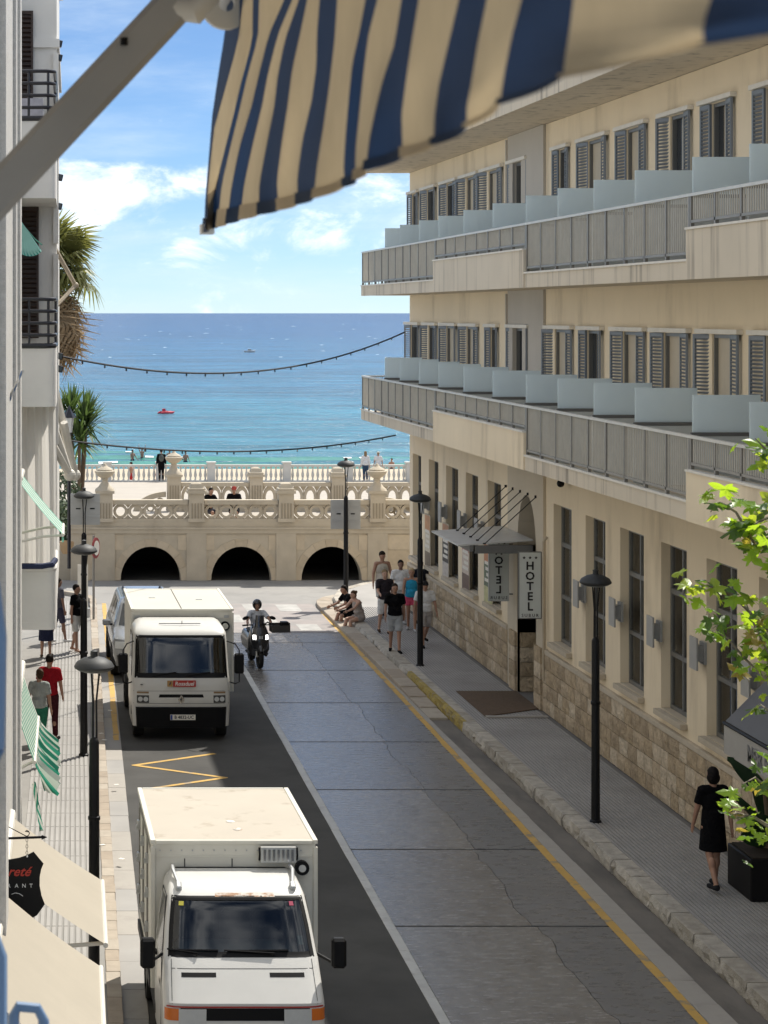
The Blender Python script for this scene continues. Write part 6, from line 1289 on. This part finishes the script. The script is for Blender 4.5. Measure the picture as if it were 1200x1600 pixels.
    if top:
        col, kind = top; mb = MB(); g = .020
        mb.ell(pel+up*.16, (.14*w+g+.012, .095*w+g+.012, .17), M=tilt); mb.ell(che, (.165*w+g, .105*w+g, .195), M=tilt)
        cone_(mb, pel+up*(.02), pel+up*.2, .155*w+g if not sit else .14, .14*w+g); mb.ell(pel+up*.05, (.155*w+g+.008, .105*w+g+.012, .12), M=tilt)
        if kind != 'tank':
            cap_(mb, sho+Vector((-.15*w, 0, 0)), sho+Vector((.15*w, 0, 0)), .062+.015, .062+.015)
            for s in (-1, 1):
                p, eb, wr = A[s]; mb.ell(p, (.068,)*3); cone_(mb, p, p.lerp(eb, .72 if kind == 'tee' else 1.0), .066, .068)
                if kind == 'long': cone_(mb, eb, eb.lerp(wr, .9), .055, .045); mb.ell(eb, (.055,)*3)
        else:
            for s in (-1, 1): cap_(mb, che+Vector((s*.10, -.03, .1)), sho+Vector((s*.085, 0, .045)), .045, .03); cap_(mb, che+Vector((s*.10, .05, .1)), sho+Vector((s*.085, 0, .045)), .045, .03)
        dress = bottom and bottom[0] == col and bottom[1][0] == '.'
        if dress:
            mid_ = (J[-1][1]+J[1][1])/2; mb.ell(pel, (.165*w+g, .115*w+g, .16)); cone_(mb, Vector((0, 0, 1.0)), Vector((0, mid_.y*.45, float(bottom[1]))), .15*w+g, .205*w, 18); bottom = None
        blob('dress' if dress else 'shirt', X(mb), cl('cloth_%s' % str(col), col), t, vox)
    if bottom:
        col, kind = bottom; mb = MB(); g = .022; cc = cl('cloth_%s' % str(col), col)
        mb.ell(pel, (.155*w+g, .105*w+g, .125)); mb.ell(Vector((0, 0, .87)), (.14*w+g, .10*w+g, .09))
        if kind in ('shorts', 'long', 'mini'):
            for s in (-1, 1):
                hip, kn, an, toe = J[s]; cap = .88 if kind == 'shorts' else (.45 if kind == 'mini' else 1)
                mb.ell(hip, (.105*w,)*3); cone_(mb, hip, hip.lerp(kn, cap), .106*w, .088 if kind == 'shorts' else (.098 if kind == 'mini' else .072))
                if kind == 'long': mb.ell(kn, (.07,)*3); cone_(mb, kn, kn.lerp(an, .95), .070, .058)
        else:                                       # skirt or dress down to a given level
            z1 = float(kind); mid_ = (J[-1][1]+J[1][1])/2; cone_(mb, Vector((0, 0, .98)), Vector((0, mid_.y*.45, z1)), .155*w+g, .205*w)
            mb2 = mb
            for v in mb.bm.verts:
                pass
        o = blob('skirt' if kind not in ('shorts', 'long', 'mini') else ('trousers' if kind == 'long' else 'shorts'), X(mb), cc, t, vox)
    if shoes:
        for s in (-1, 1):
            hip, kn, an, toe = J[s]; mb = MB(); mb.ell(an+Vector((0, .02, -.035)), (.046, .055, .045)); cap_(mb, an+Vector((0, .03, -.042)), toe+Vector((0, -.02, -.002)), .043, .036); blob('shoe', X(mb), cl('shoe_%s' % str(shoes), shoes), t, vox)
    if bag:
        c, b = bag; mb = MB(); mb.ell(che+Vector((0, .16, 0)), (.14, .085, .20), 12, 10, tilt); X(mb).build('backpack', cl('bag_%s' % str(b), b), t, smooth=True)
        for s in (-1, 1): mb = MB(); mb.tube([che+Vector((s*.10, .12, .16)), sho+Vector((s*.10, 0, .085)), che+Vector((s*.11, -.135, .05)), che+Vector((s*.13, -.05, -.12))], .014, 5); X(mb).build('strap', cl('bag_%s' % str(b), b), t)
    if low: pass
    return t
def gp(px, py, z): g = gnd(px, py, z); return (g.x, g.y, z)
SW_ = .198
BLKC, WHTC, GRYC = (.005, .005, .006), (.66, .66, .66), (.30, .31, .32)
person('person in a black dress walking away beside the black planter', gp(1114, 1388, SW_), 186, 1.84, 'tan', ((.012, .010, .010), 'bob'), (BLKC, 'tee'), (BLKC, '.56'), (.02, .02, .022), (12, 4), (-14, 18), (-14, 10, 6), (10, 10, 10), vox=.011, w=.96)
person('person in a black T-shirt and grey shorts walking by the far hotel lamp', gp(617, 1018, SW_), -4, 1.76, 'tan', ((.03, .02, .015), 'short'), (BLKC, 'tee'), ((.36, .38, .40), 'shorts'), BLKC, (-10, 8), (14, 6), (10, 10, 10), (-12, 10, 10), w=1.08)
person('person in a white T-shirt, pale shorts and dark cap right of the lamp pole', gp(664, 1010, SW_), 4, 1.72, 'tan', ((.03, .02, .015), 'none'), (WHTC, 'tee'), ((.46, .43, .42), 'shorts'), BLKC, (14, 4), (-16, 28), (-8, 12, 10), (10, 12, 14), w=1.14, hat=(.02, .02, .022))
person('tall person in a pale tank top at the back of the walking group', gp(597, 964, SW_), 10, 1.88, 'tan', ((.02, .014, .01), 'short'), ((.50, .46, .40), 'tank'), ((.50, .50, .48), 'shorts'), BLKC, (8, 4), (-8, 10), (0, 14, 14), (5, 14, 18), head=(20, 20))
person('person in a dark top and white shorts behind the black T-shirt walker', gp(601, 990, SW_), 6, 1.74, 'fair', ((.25, .18, .10), 'short'), ((.03, .025, .03), 'tee'), (WHTC, 'shorts'), (.05, .03, .02), (-12, 10), (8, 4), (20, 8, 60), (-5, 10, 10))
person('person in a loose white T-shirt in the middle of the walking group', gp(626, 976, SW_), 0, 1.80, 'dark', ((.012, .01, .01), 'short'), (WHTC, 'tee'), ((.52, .50, .48), 'shorts'), (.5, .5, .5), (6, 3), (-8, 10), (5, 12, 12), (-5, 12, 12), w=1.08)
person('person with a blue top and pink shorts beside the lamp pole', gp(643, 985, SW_), -10, 1.72, 'tan', ((.45, .36, .22), 'bun'), ((.03, .28, .46), 'tank'), ((.62, .09, .17), 'mini'), (.45, .45, .45), (-10, 10), (12, 4), (8, 10, 30), (-5, 10, 10))
person('person in dark clothes with a backpack behind the lamp pole', gp(657, 972, SW_), -6, 1.74, 'tan', ((.03, .02, .015), 'short'), ((.02, .022, .03), 'tee'), ((.03, .03, .04), 'shorts'), BLKC, (8, 4), (-8, 8), (0, 12, 20), (0, 12, 20), bag=(1, (.02, .02, .025)))
person('person in black sitting on the pavement step nearer the corner', (9.50, 62.0, .12), -70, 1.72, 'tan', ((.02, .015, .012), 'short'), (BLKC, 'tee'), (BLKC, 'shorts'), BLKC, (82, 58), (78, 66), (35, 8, 35), (40, 8, 30), lean=24, float_=.66*1.0, sit=True)
person('person in a grey vest sitting on the kerb with bare legs', (9.56, 61.0, .12), -62, 1.68, 'fair', ((.10, .06, .035), 'bun'), ((.34, .30, .27), 'tank'), ((.30, .27, .25), 'mini'), (.3, .2, .14), (85, 62), (80, 70), (45, 8, 30), (50, 8, 25), lean=20, float_=.66, sit=True)
person('person in a black T-shirt and white shorts behind the left lamp pole', gp(119, 1018, .12), 60, 1.74, 'tan', ((.02, .015, .012), 'short'), (BLKC, 'tee'), ((.58, .57, .54), 'shorts'), None, (6, 3), (-8, 8), (-4, 8, 6), (4, 8, 8), head=(20, 0))
person('person in a red T-shirt walking beside the person in grey', (.62, 44.4, .12), 165, 1.78, 'tan', ((.02, .015, .012), 'short'), ((.30, .012, .02), 'tee'), ((.05, .012, .016), 'long'), BLKC, (10, 4), (-10, 12), (6, 10, 12), (-10, 12, 10))
person('person in a grey T-shirt with a bun walking on the left pavement', (.40, 43.3, .12), 155, 1.66, 'tan', ((.06, .035, .02), 'bun'), ((.33, .35, .33), 'tee'), ((.03, .16, .10), 'shorts'), BLKC, (-8, 8), (10, 4), (5, 8, 10), (-8, 10, 10), head=(40, 0))
person('person in a long navy patterned skirt under the lowest rounded balcony', gp(72, 1026, .12), 170, 1.70, 'tan', ((.03, .02, .015), 'long'), ((.05, .05, .08), 'tee'), ((.022, .026, .055), '.42'), (.1, .07, .05), (6, 3), (-6, 6))
person('person in white trainers half hidden by the lowest balcony', gp(91, 1003, .12), 120, 1.72, 'dark', ((.03, .02, .015), 'short'), ((.10, .10, .12), 'tee'), ((.05, .05, .08), 'shorts'), (.65, .65, .65), (14, 4), (-10, 10))
# rider
person('rider in a white shirt and black open helmet on the scooter', (6.0, 54.95, .0), 3, 1.62, 'tan', ((.02, .015, .012), 'none'), ((.50, .52, .56), 'tee'), ((.03, .03, .035), 'long'), BLKC, (74, 84), (74, 84), (52, 22, 18), (50, 26, 10), lean=4, float_=-.0, sit=True, w=1.1, knee_out=.10)
rid = bpy.data.objects[[o.name for o in bpy.data.objects if o.get('label', '').startswith('rider')][0]]; rid.location.z = -.02; rid.location.y = 54.95
hm = MB(); HC = Vector((0, -.06, 1.50)); hm.ell(HC+Vector((0, .01, .02)), (.120, .140, .136), 16, 12)
for v in hm.bm.verts:
    q = v.co-HC
    if q.y < -.04 and q.z < .03: v.co = HC+Vector((q.x*1.0, -.04, q.z))
hl = hm.build('helmet', SBLK, rid, smooth=60)
# people on the promenade, beach and in the water
def far(label, px, py_feet, Y, **k): g = at(px, py_feet, Y); return person(label, (g.x, Y, g.z), **k)
far('person with a grey backpack standing at the sea railing', 252, 751, 124.3, face=178, hgt=1.80, hair=((.02, .015, .01), 'short'), top=(BLKC, 'long'), bottom=(BLKC, 'long'), bag=(1, (.10, .11, .10)), vox=.022)
far('person with a white top and jeans standing at the sea railing', 571, 752, 124.3, face=185, hgt=1.72, hair=((.25, .16, .08), 'long'), top=(WHTC, 'long'), bottom=((.04, .07, .12), 'long'), shoes=(.3, .3, .3), vox=.022)
far('person with a sun hat at the sea railing behind the right urn', 591, 752, 124.3, face=180, hgt=1.70, hair=((.25, .16, .08), 'short'), top=(WHTC, 'tee'), bottom=((.45, .42, .38), 'shorts'), hat=(.6, .57, .5), vox=.022)
person('person in black with a cap sitting behind the front balustrade', (at(366, 770, 74.2).x, 74.2, 1.54), -8, 1.74, 'tan', ((.02, .015, .012), 'none'), (BLKC, 'tee'), (BLKC, 'shorts'), BLKC, (85, 85), (82, 85), (30, 12, 40), (35, 12, 40), lean=12, float_=.30, sit=True, hat=(.3, .05, .04), vox=.02)
person('person in black sitting beside the second pillar of the front balustrade', (at(325, 770, 74.5).x, 74.5, 1.54), 30, 1.70, 'tan', ((.02, .015, .012), 'short'), (BLKC, 'tee'), ((.05, .05, .06), 'shorts'), BLKC, (85, 85), (82, 85), (30, 12, 40), (35, 12, 40), lean=15, float_=.32, sit=True, vox=.02)
for px, py, Y, lab, la in ((222, 722, 172, 'bather with both arms raised in the shallow sea', (170, 20, 20)), (207, 722, 170, 'bather beside the one with raised arms', (20, 20, 20)), (265, 724, 170, 'bather waist deep in the sea left of the backpack', (30, 40, 10)), (290, 724, 168, 'bather in the sea right of the tall urn', (10, 15, 20)), (612, 726, 160, 'bather in the sea at the hotel corner', (20, 20, 30))):
    p_ = person(lab, (at(px, 489, Y).x, Y, ZS-.85), rnd.uniform(0, 360), 1.72, 'tan', ((.03, .02, .015), 'short'), None, ((.04, .05, .10), 'mini'), None, (5, 3), (-5, 6), la, la, vox=.024)
for px, lab, c in ((205, 'bather in red trunks on the beach behind the railing', (.4, .03, .03)), (246, 'bather with pink shorts on the beach behind the railing', (.6, .15, .25))): person(lab, (at(px, 489, 138).x, 138, -2.3), rnd.uniform(0, 360), 1.72, 'tan', ((.03, .02, .015), 'short'), None, (c, 'shorts'), None, (10, 4), (-8, 8), vox=.024)
dg = bpy.context.evaluated_depsgraph_get(); dg.update()
done = [(o, bpy.data.meshes.new_from_object(o.evaluated_get(dg))) for o in TODO]
for o, me in done:
    o.modifiers.clear(); o.data = me; me.shade_smooth()
